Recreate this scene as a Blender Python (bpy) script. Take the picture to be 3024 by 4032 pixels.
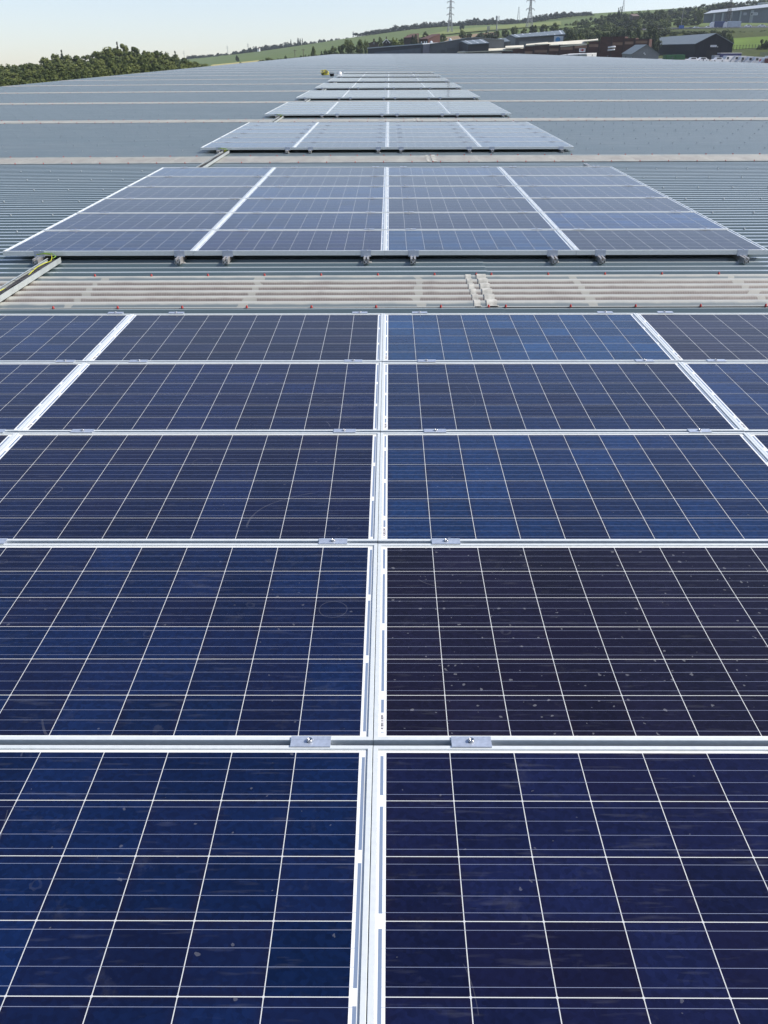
import bpy, math, random
from mathutils import Vector, Matrix, noise
random.seed(7)
SC = bpy.context.scene
COL = SC.collection
for o in list(bpy.data.objects): bpy.data.objects.remove(o)

# ------------------------------------------------------------------ camera
F = 3451.2                      # focal length in pixels of the 3024 x 4032 photograph
PITCH, YAW, ROLL = .48628, -.00692, -.00311
CAM = Vector((.041, 0, 1.54025))
def ray(px, py):
    a, b = px-1512, py-2016
    c, s = math.cos(-ROLL), math.sin(-ROLL); a, b = c*a-s*b, s*a+c*b
    x, u = a/F, -b/F
    c, s = math.cos(PITCH), math.sin(PITCH); y, z = c+s*u, -s+c*u
    c, s = math.cos(-YAW), math.sin(-YAW); x, y = c*x-s*y, s*x+c*y
    return Vector((x, y, z))
def at(px, py, Y):              # the point seen at a pixel, at depth Y from the camera
    r = ray(px, py); return CAM + r*(Y/r.y)
cd = bpy.data.cameras.new('camera'); cam = bpy.data.objects.new('camera', cd); COL.objects.link(cam)
fw = ray(1512, 2016); rt = ray(1512+F, 2016)-fw; up = ray(1512, 2016-F)-fw
cam.matrix_world = Matrix.Translation(CAM) @ Matrix((rt.normalized(), up.normalized(), -fw.normalized())).transposed().to_4x4()
cd.sensor_fit = 'VERTICAL'; cd.sensor_height = 24; cd.lens = 24*F/4032
cd.clip_start = .05; cd.clip_end = 9000
SC.camera = cam
SC.render.resolution_x, SC.render.resolution_y = 768, 1024

# ------------------------------------------------------------------ sky and sun
SUN_EL, SUN_AZ = math.radians(45), math.radians(90.5)     # azimuth measured from +Y towards +X
w = bpy.data.worlds.new('World'); SC.world = w; w.use_nodes = True
nt = w.node_tree; nt.nodes.clear()
sky = nt.nodes.new('ShaderNodeTexSky'); sky.sky_type = 'NISHITA'; sky.sun_disc = False
sky.sun_elevation = SUN_EL; sky.sun_rotation = SUN_AZ; sky.air_density = 1.0; sky.dust_density = 1.2; sky.ozone_density = 1.6
tc = nt.nodes.new('ShaderNodeTexCoord'); mp = nt.nodes.new('ShaderNodeMapping'); mp.vector_type = 'POINT'
mp.inputs['Rotation'].default_value = (math.radians(3.0), math.radians(0), 0)      # the roof climbs away from us: the level horizon lies below its plane
bg = nt.nodes.new('ShaderNodeBackground'); bg.inputs['Strength'].default_value = .15
wo = nt.nodes.new('ShaderNodeOutputWorld')
nt.links.new(tc.outputs['Generated'], mp.inputs['Vector']); nt.links.new(mp.outputs['Vector'], sky.inputs['Vector'])
wb_ = nt.nodes.new('ShaderNodeVectorMath'); wb_.operation = 'MULTIPLY'; wb_.inputs[1].default_value = (1.03, .935, .93)      # white balance
nt.links.new(sky.outputs['Color'], wb_.inputs[0]); nt.links.new(wb_.outputs[0], bg.inputs['Color']); nt.links.new(bg.outputs['Background'], wo.inputs['Surface'])
sd = bpy.data.lights.new('sun', 'SUN'); sd.energy = 4.2; sd.angle = math.radians(.53); sd.color = (1, .95, .87)
sun = bpy.data.objects.new('sun', sd); COL.objects.link(sun)
sdir = Vector((math.cos(SUN_EL)*math.sin(SUN_AZ), math.cos(SUN_EL)*math.cos(SUN_AZ), math.sin(SUN_EL)))
sun.rotation_euler = sdir.to_track_quat('Z', 'Y').to_euler()
SC.view_settings.view_transform = 'Standard'; SC.view_settings.look = 'None'
SC.view_settings.exposure = 0.5; SC.view_settings.gamma = 1

# ------------------------------------------------------------------ materials
def mat(name, col=(.5, .5, .5), rough=.6, metal=0., ior=1.45, nz=None, spec=None, bump=None, emis=None):
    """Principled; nz = (scale, amount, stretch xyz) varies the colour; bump = (scale, strength)"""
    m = bpy.data.materials.new(name); m.use_nodes = True
    t = m.node_tree; b = t.nodes['Principled BSDF']
    b.inputs['Base Color'].default_value = (*col, 1); b.inputs['Roughness'].default_value = rough
    b.inputs['Metallic'].default_value = metal; b.inputs['IOR'].default_value = ior
    if spec is not None: b.inputs['Specular IOR Level'].default_value = spec
    if nz or bump:
        c = t.nodes.new('ShaderNodeTexCoord'); mm = t.nodes.new('ShaderNodeMapping')
        t.links.new(c.outputs['Object'], mm.inputs['Vector'])
    if nz:
        mm.inputs['Scale'].default_value = nz[2] if len(nz) > 2 else (1, 1, 1)
        n = t.nodes.new('ShaderNodeTexNoise'); n.inputs['Scale'].default_value = nz[0]; n.inputs['Detail'].default_value = 5
        t.links.new(mm.outputs['Vector'], n.inputs['Vector'])
        r = t.nodes.new('ShaderNodeMapRange'); r.inputs[1].default_value = .3; r.inputs[2].default_value = .7
        r.inputs[3].default_value = 1-nz[1]; r.inputs[4].default_value = 1+nz[1]
        t.links.new(n.outputs['Fac'], r.inputs[0])
        v = t.nodes.new('ShaderNodeVectorMath'); v.operation = 'SCALE'; v.inputs[0].default_value = col
        t.links.new(r.outputs[0], v.inputs['Scale']); t.links.new(v.outputs[0], b.inputs['Base Color'])
    if bump:
        n2 = t.nodes.new('ShaderNodeTexNoise'); n2.inputs['Scale'].default_value = bump[0]; n2.inputs['Detail'].default_value = 4
        t.links.new(c.outputs['Object'], n2.inputs['Vector'])
        bp = t.nodes.new('ShaderNodeBump'); bp.inputs['Strength'].default_value = bump[1]; bp.inputs['Distance'].default_value = .01
        t.links.new(n2.outputs['Fac'], bp.inputs['Height']); t.links.new(bp.outputs[0], b.inputs['Normal'])
    return m

class NB:
    """small helper to write shader maths"""
    def __init__(s, t): s.t = t
    def new(s, k): return s.t.nodes.new(k)
    def m(s, op, a, b=None, c=None, clamp=False):
        n = s.t.nodes.new('ShaderNodeMath'); n.operation = op; n.use_clamp = clamp
        for i, v in enumerate((a, b, c)):
            if v is None: continue
            if isinstance(v, (int, float)): n.inputs[i].default_value = v
            else: s.t.links.new(v, n.inputs[i])
        return n.outputs[0]
    def mix(s, fac, a, b, blend='MIX'):
        n = s.t.nodes.new('ShaderNodeMix'); n.data_type = 'RGBA'; n.blend_type = blend
        for sock, v in ((n.inputs[0], fac), (n.inputs[6], a), (n.inputs[7], b)):
            if isinstance(v, (int, float)): sock.default_value = v
            elif isinstance(v, tuple): sock.default_value = (*v, 1)
            else: s.t.links.new(v, sock)
        return n.outputs[2]
    def link(s, a, b): s.t.links.new(a, b)

def laminate_material():
    m = bpy.data.materials.new('solar_laminate'); m.use_nodes = True
    t = m.node_tree; N = NB(t); b = t.nodes['Principled BSDF']
    co = N.new('ShaderNodeTexCoord').outputs['Object']
    sp = N.new('ShaderNodeSeparateXYZ'); N.link(co, sp.inputs[0]); x, y = sp.outputs[0], sp.outputs[1]
    ax, ay = N.m('ABSOLUTE', x), N.m('ABSOLUTE', y)
    u = N.m('DIVIDE', N.m('ADD', x, .795), .159); v = N.m('DIVIDE', N.m('ADD', y, .477), .159)
    fu, fv = N.m('FRACT', u), N.m('FRACT', v)
    g = .5-.00095/.159
    du, dv = N.m('ABSOLUTE', N.m('SUBTRACT', fu, .5)), N.m('ABSOLUTE', N.m('SUBTRACT', fv, .5))
    incell = N.m('MULTIPLY', N.m('LESS_THAN', du, g), N.m('LESS_THAN', dv, g))
    # clipped cell corners
    incell = N.m('MULTIPLY', incell, N.m('LESS_THAN', N.m('ADD', du, dv), 2*g-.012))
    inside = N.m('MULTIPLY', N.m('LESS_THAN', ax, .7935), N.m('LESS_THAN', ay, .4755))
    cell = N.m('MULTIPLY', incell, inside)
    # bus bars along the long side of the panel
    f4 = N.m('FRACT', N.m('MULTIPLY', fv, 4)); bus = N.m('LESS_THAN', N.m('ABSOLUTE', N.m('SUBTRACT', f4, .5)), .00055/.0397)
    busr = N.m('MULTIPLY', N.m('MULTIPLY', bus, N.m('LESS_THAN', ax, .8035)), N.m('LESS_THAN', ay, .475))
    # faint fourth-order finger rows between the bus bars
    # string ribbons at both ends
    rx = N.m('MULTIPLY', N.m('GREATER_THAN', ax, .8005), N.m('LESS_THAN', ax, .8080))
    right = N.m('GREATER_THAN', x, 0)
    w2 = N.m('FRACT', N.m('MULTIPLY', N.m('ADD', v, N.m('SUBTRACT', 1, right)), .5))
    rib = N.m('MULTIPLY', N.m('MULTIPLY', rx, N.m('LESS_THAN', N.m('ABSOLUTE', N.m('SUBTRACT', w2, .5)), .445)), N.m('LESS_THAN', ay, .464))
    # per cell variation
    oi = N.new('ShaderNodeObjectInfo')
    cmb = N.new('ShaderNodeCombineXYZ'); N.link(N.m('FLOOR', u), cmb.inputs[0]); N.link(N.m('FLOOR', v), cmb.inputs[1]); N.link(N.m('MULTIPLY', oi.outputs['Random'], 91.7), cmb.inputs[2])
    wn = N.new('ShaderNodeTexWhiteNoise'); wn.noise_dimensions = '3D'; N.link(cmb.outputs[0], wn.inputs['Vector'])
    ofs = N.new('ShaderNodeVectorMath'); ofs.operation = 'ADD'; N.link(co, ofs.inputs[0])
    c2 = N.new('ShaderNodeCombineXYZ'); N.link(N.m('MULTIPLY', oi.outputs['Random'], 50), c2.inputs[0]); N.link(N.m('MULTIPLY', oi.outputs['Random'], 23), c2.inputs[2]); N.link(c2.outputs[0], ofs.inputs[1])
    def noise_(scale, det=3, rough=.55):
        n = N.new('ShaderNodeTexNoise'); n.inputs['Scale'].default_value = scale; n.inputs['Detail'].default_value = det; n.inputs['Roughness'].default_value = rough
        N.link(ofs.outputs[0], n.inputs['Vector']); return n.outputs['Fac']
    vor = N.new('ShaderNodeTexVoronoi'); vor.inputs['Scale'].default_value = 95; N.link(ofs.outputs[0], vor.inputs['Vector'])
    vs = N.new('ShaderNodeSeparateColor'); N.link(vor.outputs['Color'], vs.inputs[0])
    # brightness of one cell: white noise, a slow drift over the panel, crystal grain
    br = N.m('ADD', .74, N.m('MULTIPLY', wn.outputs['Value'], .44))
    br = N.m('MULTIPLY', br, N.m('ADD', .7, N.m('MULTIPLY', noise_(2.1), .6)))
    br = N.m('MULTIPLY', br, N.m('ADD', .80, N.m('MULTIPLY', vs.outputs[0], .40)))
    vm = N.new('ShaderNodeVectorMath'); vm.operation = 'SCALE'; N.link(oi.outputs['Color'], vm.inputs[0]); N.link(N.m('MULTIPLY', br, .60), vm.inputs['Scale'])
    ws = N.new('ShaderNodeSeparateColor'); N.link(wn.outputs['Color'], ws.inputs[0])
    violet = N.mix(N.m('MULTIPLY', N.m('POWER', ws.outputs[1], 2.2), .42), vm.outputs[0], (.0060, .0050, .019))
    # the coating turns violet-brown towards some cell edges
    edge = N.m('MULTIPLY', N.m('POWER', N.m('MULTIPLY', N.m('MAXIMUM', du, dv), 2), 7), N.m('MULTIPLY', ws.outputs[2], .6))
    cc = N.mix(edge, violet, (.0085, .0055, .011))
    col = N.mix(cell, N.mix(inside, (.62, .64, .635), (.46, .475, .475)), cc)  # one backsheet: cell gaps darker than the margin, partial shade put into the colour
    col = N.mix(N.m('MULTIPLY', busr, .68), col, (.23, .26, .36))
    col = N.mix(rib, col, (.15, .20, .29))
    # dust, dried splashes
    at_ = N.new('ShaderNodeAttribute'); at_.attribute_type = 'OBJECT'; at_.attribute_name = 'speck'
    sv = N.new('ShaderNodeTexVoronoi'); sv.inputs['Scale'].default_value = 46; sv.inputs['Randomness'].default_value = 1
    wob = N.new('ShaderNodeVectorMath'); wob.operation = 'ADD'; N.link(ofs.outputs[0], wob.inputs[0])
    wn3 = N.new('ShaderNodeTexNoise'); wn3.inputs['Scale'].default_value = 60; N.link(ofs.outputs[0], wn3.inputs['Vector'])
    ws3 = N.new('ShaderNodeVectorMath'); ws3.operation = 'SCALE'; ws3.inputs['Scale'].default_value = .018; N.link(wn3.outputs['Color'], ws3.inputs[0]); N.link(ws3.outputs[0], wob.inputs[1])
    N.link(wob.outputs[0], sv.inputs['Vector'])
    svc = N.new('ShaderNodeSeparateColor'); N.link(sv.outputs['Color'], svc.inputs[0])
    spk = N.m('MULTIPLY', N.m('LESS_THAN', sv.outputs['Distance'], N.m('MULTIPLY', N.m('POWER', svc.outputs[1], 2), .24)), N.m('GREATER_THAN', svc.outputs[0], N.m('SUBTRACT', .97, N.m('MULTIPLY', at_.outputs['Fac'], .55))))
    # big ring-shaped water marks
    rv = N.new('ShaderNodeTexVoronoi'); rv.inputs['Scale'].default_value = 7; N.link(wob.outputs[0], rv.inputs['Vector'])
    rvc = N.new('ShaderNodeSeparateColor'); N.link(rv.outputs['Color'], rvc.inputs[0])
    rr = N.m('SUBTRACT', rv.outputs['Distance'], N.m('MULTIPLY', rvc.outputs[1], .12))
    ring = N.m('MULTIPLY', N.m('LESS_THAN', N.m('ABSOLUTE', rr), .018), N.m('GREATER_THAN', rvc.outputs[0], .62))
    ring = N.m('MULTIPLY', ring, noise_(40, 2))
    blot = N.m('MULTIPLY', N.m('SUBTRACT', noise_(9, 6, .72), .60), 1.6, clamp=True)
    dirt = N.m('ADD', N.m('MULTIPLY', spk, N.m('ADD', .10, N.m('MULTIPLY', at_.outputs['Fac'], .08))), N.m('ADD', N.m('MULTIPLY', ring, .05), N.m('MULTIPLY', blot, .12)), clamp=True)
    # long thin scratches and wipe marks
    sc_ = N.new('ShaderNodeMapping'); sc_.inputs['Scale'].default_value = (2.2, 16, 1); sc_.inputs['Rotation'].default_value = (0, 0, .5); N.link(ofs.outputs[0], sc_.inputs[0])
    sn = N.new('ShaderNodeTexNoise'); sn.inputs['Scale'].default_value = 4; sn.inputs['Detail'].default_value = 3; N.link(sc_.outputs[0], sn.inputs['Vector'])
    wipe = N.m('MULTIPLY', N.m('SUBTRACT', sn.outputs['Fac'], .60), .22, clamp=True)
    dirt = N.m('ADD', dirt, wipe, clamp=True)
    # suction-cup rings and hair-thin scratches
    v2 = N.new('ShaderNodeTexVoronoi'); v2.inputs['Scale'].default_value = 1.9; v2.inputs['Randomness'].default_value = 1; N.link(ofs.outputs[0], v2.inputs['Vector'])
    v2c = N.new('ShaderNodeSeparateColor'); N.link(v2.outputs['Color'], v2c.inputs[0])
    cup = N.m('MULTIPLY', N.m('LESS_THAN', N.m('ABSOLUTE', N.m('SUBTRACT', v2.outputs['Distance'], .085)), .0022), N.m('GREATER_THAN', v2c.outputs[0], .55))
    hair = N.m('MULTIPLY', N.m('LESS_THAN', N.m('ABSOLUTE', N.m('SUBTRACT', noise_(1.1, 1), .5)), .0007), N.m('GREATER_THAN', noise_(1.7, 2), .60))
    dirt = N.m('ADD', dirt, N.m('MULTIPLY', N.m('MAXIMUM', cup, hair), N.m('MULTIPLY', noise_(25, 2), .13)), clamp=True)
    # tan grime creeping in from the frame
    grime = N.m('MULTIPLY', N.m('MAXIMUM', N.m('MULTIPLY', N.m('SUBTRACT', ax, .800), 60, clamp=True), N.m('MULTIPLY', N.m('SUBTRACT', ay, .470), 70, clamp=True)), N.m('MULTIPLY', N.m('SUBTRACT', noise_(6, 5, .7), .50), 2.4, clamp=True))
    col = N.mix(grime, col, (.36, .33, .26))
    col = N.mix(dirt, col, (.42, .43, .45))
    N.link(col, b.inputs['Base Color'])
    b.inputs['IOR'].default_value = 1.165
    b.inputs['Sheen Weight'].default_value = .035; b.inputs['Sheen Roughness'].default_value = .45      # dust film
    N.link(N.m('ADD', .05, N.m('MULTIPLY', noise_(5), .07)), b.inputs['Roughness'])
    return m
M_LAM = laminate_material()
M_FRAME = mat('anodised_frame', (.62, .655, .645), .38, .3, nz=(60, .05, (1, 1, 1)))
M_CLAMP = mat('clamp_aluminium', (.42, .47, .55), .42, .55, nz=(90, .12))
M_RAIL = mat('rail_aluminium', (.46, .455, .44), .4, .6, nz=(40, .08))
M_DARKBOLT = mat('bolt_steel', (.45, .45, .45), .25, 1.)
M_BLACK = mat('black_plastic', (.012, .012, .014), .5)
M_HOLE = mat('rail_hollow', (.006, .006, .006), .8)
M_CABLE = mat('black_cable', (.035, .033, .034), .55, nz=(30, .3))
M_EARTH = mat('earth_cable', (.55, .56, .03), .45)
M_EARTHG = mat('earth_cable_green', (.16, .32, .03), .45)
M_TRAY = mat('galvanised_tray', (.45, .49, .48), .42, .4, nz=(12, .12))
M_RED = mat('red_cap', (.30, .018, .013), .45)
M_LABEL = mat('white_label', (.8, .8, .8), .5)
M_INK = mat('label_ink', (.06, .06, .08), .5)
M_YEL = mat('hi_vis_yellow', (.50, .45, .06), .6, nz=(14, .3))
M_WHITE = mat('white_paint', (.8, .8, .8), .35)

def steel_roof_material():
    m = bpy.data.materials.new('painted_roof_steel'); m.use_nodes = True
    t = m.node_tree; N = NB(t); b = t.nodes['Principled BSDF']
    co = N.new('ShaderNodeTexCoord').outputs['Object']
    def nz(scale, sx=1, sy=1, det=4):
        mp = N.new('ShaderNodeMapping'); mp.inputs['Scale'].default_value = (sx, sy, 1); N.link(co, mp.inputs[0])
        n = N.new('ShaderNodeTexNoise'); n.inputs['Scale'].default_value = scale; n.inputs['Detail'].default_value = det
        N.link(mp.outputs[0], n.inputs['Vector']); return n.outputs['Fac']
    a = N.mix(nz(.25, 1, 4), (.068, .104, .110), (.098, .136, .140))
    sp = N.new('ShaderNodeSeparateXYZ'); N.link(co, sp.inputs[0])
    # each one-metre sheet its own weathering
    wn = N.new('ShaderNodeTexWhiteNoise'); wn.noise_dimensions = '2D'
    c2 = N.new('ShaderNodeCombineXYZ'); N.link(N.m('FLOOR', N.m('SUBTRACT', sp.outputs[1], .19)), c2.inputs[1]); N.link(N.m('FLOOR', N.m('DIVIDE', N.m('SUBTRACT', sp.outputs[0], .84), 6.4)), c2.inputs[0])
    N.link(c2.outputs[0], wn.inputs['Vector'])
    a = N.mix(N.m('MULTIPLY', wn.outputs['Value'], .12), a, (.19, .21, .21))
    a = N.mix(N.m('MULTIPLY', N.m('SUBTRACT', nz(3.5, .25, 3, 6), .55), 1.4, clamp=True), a, (.22, .23, .21))
    a = N.mix(N.m('MULTIPLY', N.m('SUBTRACT', nz(30, 1, 1, 3), .62), 2., clamp=True), a, (.06, .075, .08))
    uv = N.new('ShaderNodeUVMap'); su = N.new('ShaderNodeSeparateXYZ'); N.link(uv.outputs[0], su.inputs[0])      # brightness of the sunlit rib tops put into the colour
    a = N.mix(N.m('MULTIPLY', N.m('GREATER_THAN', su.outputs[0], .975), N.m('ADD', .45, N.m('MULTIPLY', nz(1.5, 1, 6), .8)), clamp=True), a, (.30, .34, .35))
    N.link(a, b.inputs['Base Color'])
    b.inputs['Roughness'].default_value = .42; b.inputs['IOR'].default_value = 1.45
    N.link(N.m('ADD', .26, N.m('MULTIPLY', nz(2, 1, 3), .2)), b.inputs['Roughness'])
    b.inputs['Coat Weight'].default_value = .85; b.inputs['Coat Roughness'].default_value = .18; b.inputs['Coat IOR'].default_value = 1.65
    return m
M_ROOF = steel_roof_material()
def skylight_material():
    m = bpy.data.materials.new('skylight_sheet'); m.use_nodes = True
    t = m.node_tree; N = NB(t); b = t.nodes['Principled BSDF']
    co = N.new('ShaderNodeTexCoord').outputs['Object']
    uv = N.new('ShaderNodeUVMap'); su = N.new('ShaderNodeSeparateXYZ'); N.link(uv.outputs[0], su.inputs[0]); h = su.outputs[0]
    sp = N.new('ShaderNodeSeparateXYZ'); N.link(co, sp.inputs[0]); x = sp.outputs[0]
    def nz(scale, sx=1, sy=1, det=4):
        mp = N.new('ShaderNodeMapping'); mp.inputs['Scale'].default_value = (sx, sy, 1); N.link(co, mp.inputs[0])
        n = N.new('ShaderNodeTexNoise'); n.inputs['Scale'].default_value = scale; n.inputs['Detail'].default_value = det
        N.link(mp.outputs[0], n.inputs['Vector']); return n.outputs['Fac']
    pale = N.mix(nz(2.5, 1, 1), (.285, .285, .25), (.40, .40, .355))
    brown = N.mix(nz(14, 1, 2), (.125, .108, .095), (.225, .195, .175))
    wire = N.m('LESS_THAN', N.m('FRACT', N.m('MULTIPLY', x, 55)), .2)
    brown = N.mix(N.m('MULTIPLY', wire, .22), brown, (.4, .39, .36))
    bay = N.m('MULTIPLY', N.m('FRACT', N.m('DIVIDE', N.m('SUBTRACT', sp.outputs[1], 6.17), 9.002)), 54)
    brown = N.mix(N.m('MAXIMUM', N.m('LESS_THAN', bay, 1.1), N.m('MULTIPLY', N.m('GREATER_THAN', bay, 5.1), N.m('LESS_THAN', bay, 7))), brown, (.15, .18, .19))
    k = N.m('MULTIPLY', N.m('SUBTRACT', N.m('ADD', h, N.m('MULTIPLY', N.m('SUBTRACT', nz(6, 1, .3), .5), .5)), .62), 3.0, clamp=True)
    # pale patches where a purlin cleat lies right under the sheet
    pp = N.m('LESS_THAN', N.m('ABSOLUTE', N.m('SUBTRACT', N.m('FRACT', N.m('DIVIDE', N.m('ADD', x, N.m('MULTIPLY', N.m('SUBTRACT', nz(5), .5), .22)), 1.27)), .2)), .026)
    k = N.m('MAXIMUM', k, N.m('MULTIPLY', pp, .8))
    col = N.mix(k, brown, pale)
    N.link(col, b.inputs['Base Color']); b.inputs['Roughness'].default_value = .4
    return m
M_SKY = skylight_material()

def foliage(name, c1, c2, rough=.75):
    m = bpy.data.materials.new(name); m.use_nodes = True
    t = m.node_tree; N = NB(t); b = t.nodes['Principled BSDF']
    oi = N.new('ShaderNodeObjectInfo'); co = N.new('ShaderNodeTexCoord')
    ad = N.new('ShaderNodeVectorMath'); ad.operation = 'ADD'; N.link(co.outputs['Object'], ad.inputs[0])
    cb = N.new('ShaderNodeCombineXYZ'); N.link(N.m('MULTIPLY', oi.outputs['Random'], 40), cb.inputs[0]); N.link(cb.outputs[0], ad.inputs[1])
    n = N.new('ShaderNodeTexNoise'); n.inputs['Scale'].default_value = .8; n.inputs['Detail'].default_value = 4; N.link(ad.outputs[0], n.inputs['Vector'])
    f = N.m('ADD', N.m('MULTIPLY', N.m('SUBTRACT', n.outputs['Fac'], .35), 2.2), N.m('MULTIPLY', N.m('SUBTRACT', oi.outputs['Random'], .5), .7), clamp=True)
    N.link(N.mix(f, c1, c2), b.inputs['Base Color']); b.inputs['Roughness'].default_value = rough
    b.inputs['Specular IOR Level'].default_value = .25
    return m
M_WOOD = foliage('wood_foliage', (.050, .070, .014), (.135, .155, .036))
M_DARK = foliage('dark_foliage', (.020, .033, .011), (.062, .084, .022))
M_MID = foliage('mid_foliage', (.045, .068, .018), (.100, .125, .034))
M_FAR = foliage('far_foliage', (.018, .030, .016), (.045, .062, .030))
M_LIGHT = foliage('light_foliage', (.10, .13, .03), (.19, .22, .05))
M_BARK = mat('bark', (.09, .07, .05), .9)

# ------------------------------------------------------------------ mesh helpers
class MB:
    def __init__(s): s.v = []; s.f = []; s.mi = []; s.uv = None
    def quad(s, a, b, c, d, mi=0):
        n = len(s.v); s.v += [tuple(a), tuple(b), tuple(c), tuple(d)]; s.f.append((n, n+1, n+2, n+3)); s.mi.append(mi)
    def tri(s, a, b, c, mi=0):
        n = len(s.v); s.v += [tuple(a), tuple(b), tuple(c)]; s.f.append((n, n+1, n+2)); s.mi.append(mi)
    def box(s, x0, x1, y0, y1, z0, z1, mi=0, M=None):
        p = [(x0, y0, z0), (x1, y0, z0), (x1, y1, z0), (x0, y1, z0), (x0, y0, z1), (x1, y0, z1), (x1, y1, z1), (x0, y1, z1)]
        if M: p = [tuple(M @ Vector(q)) for q in p]
        n = len(s.v); s.v += p
        for q in ((3, 2, 1, 0), (4, 5, 6, 7), (0, 1, 5, 4), (1, 2, 6, 5), (2, 3, 7, 6), (3, 0, 4, 7)):
            s.f.append(tuple(n+i for i in q)); s.mi.append(mi)
        return s
    def prism(s, poly, y0, y1, mi=0, M=None):
        """poly in (x, z), extruded along y"""
        k = len(poly); n = len(s.v)
        p = [(x, y0, z) for x, z in poly]+[(x, y1, z) for x, z in poly]
        if M: p = [tuple(M @ Vector(q)) for q in p]
        s.v += p
        s.f.append(tuple(n+i for i in range(k))); s.f.append(tuple(n+k+i for i in reversed(range(k)))); s.mi += [mi, mi]
        for i in range(k):
            j = (i+1) % k; s.f.append((n+j, n+i, n+k+i, n+k+j)); s.mi.append(mi)
        return s
    def tube(s, pts, r, seg=6, mi=0, r2=None):
        pts = [Vector(p) for p in pts]; rings = []
        for i, p in enumerate(pts):
            d = (pts[min(i+1, len(pts)-1)]-pts[max(i-1, 0)]).normalized()
            a = d.orthogonal().normalized(); 
            if abs(d.z) < .9: a = Vector((0, 0, 1)).cross(d).normalized()
            b = d.cross(a); rr = r if r2 is None else r+(r2-r)*i/(len(pts)-1)
            n = len(s.v); s.v += [tuple(p+a*rr*math.cos(2*math.pi*k/seg)+b*rr*math.sin(2*math.pi*k/seg)) for k in range(seg)]; rings.append(n)
        for i in range(len(rings)-1):
            for k in range(seg):
                s.f.append((rings[i]+k, rings[i]+(k+1) % seg, rings[i+1]+(k+1) % seg, rings[i+1]+k)); s.mi.append(mi)
        s.f.append(tuple(rings[0]+k for k in reversed(range(seg)))); s.f.append(tuple(rings[-1]+k for k in range(seg))); s.mi += [mi, mi]
        return s
    def lathe(s, prof, seg=10, c=(0, 0, 0), mi=0, axis='z'):
        n = len(s.v)
        for r, z in prof:
            for k in range(seg):
                a = 2*math.pi*k/seg; q = (r*math.cos(a), r*math.sin(a), z)
                if axis == 'x': q = (z, r*math.cos(a), r*math.sin(a))
                if axis == 'y': q = (r*math.sin(a), z, r*math.cos(a))
                s.v.append((q[0]+c[0], q[1]+c[1], q[2]+c[2]))
        for i in range(len(prof)-1):
            for k in range(seg):
                a, b = n+i*seg+k, n+i*seg+(k+1) % seg; s.f.append((a, b, b+seg, a+seg)); s.mi.append(mi)
        s.f.append(tuple(n+k for k in reversed(range(seg)))); s.f.append(tuple(n+(len(prof)-1)*seg+k for k in range(seg))); s.mi += [mi, mi]
        return s
    def mesh(s, name, mats, smooth=False):
        me = bpy.data.meshes.new(name); me.from_pydata(s.v, [], s.f); 
        for m in (mats if isinstance(mats, (list, tuple)) else [mats]): me.materials.append(m)
        if any(s.mi): me.polygons.foreach_set('material_index', s.mi)
        if smooth: me.polygons.foreach_set('use_smooth', [True]*len(s.f))
        me.update(); return me
    def obj(s, name, mats, parent=None, smooth=False, loc=None):
        return link(name, s.mesh(name, mats, smooth), parent, loc)
def link(name, me, parent=None, loc=None, rz=0):
    o = bpy.data.objects.new(name, me); COL.objects.link(o)
    if parent: o.parent = parent
    if loc is not None: o.location = loc
    if rz: o.rotation_euler.z = rz
    return o
def tag(o, label, cat, group=None, kind=None):
    if label: o['label'] = label
    if cat: o['category'] = cat
    if group: o['group'] = group
    if kind: o['kind'] = kind
    return o
def thing(name, label, cat, loc=(0, 0, 0), rz=0, group=None):
    o = bpy.data.objects.new(name, None); COL.objects.link(o); o.location = loc; o.rotation_euler.z = rz
    o.empty_display_size = .2
    return tag(o, label, cat, group)
ORD = ['first', 'second', 'third', 'fourth', 'fifth', 'sixth', 'seventh', 'eighth', 'ninth', 'tenth']

# ------------------------------------------------------------------ the roof we stand on
PITCHR = 9.002/54; Y0S = 6.19            # one corrugation; near edge of the first skylight strip
XL, XR, YB, YE = -20.5, 48.0, -8.8, 361.0
def rz_(x): return -.09+.002*x-.0001*x*x
roof_t = thing('warehouse', 'vast low warehouse with a grey-blue corrugated steel roof carrying all the solar panels', 'warehouse', (0, 0, 0))
xs = [XL+(XR-XL)*i/22 for i in range(23)]; xs += [-3.3, 0.84, 0.86, 3.3]; xs = sorted(xs)
HS = .034
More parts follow.
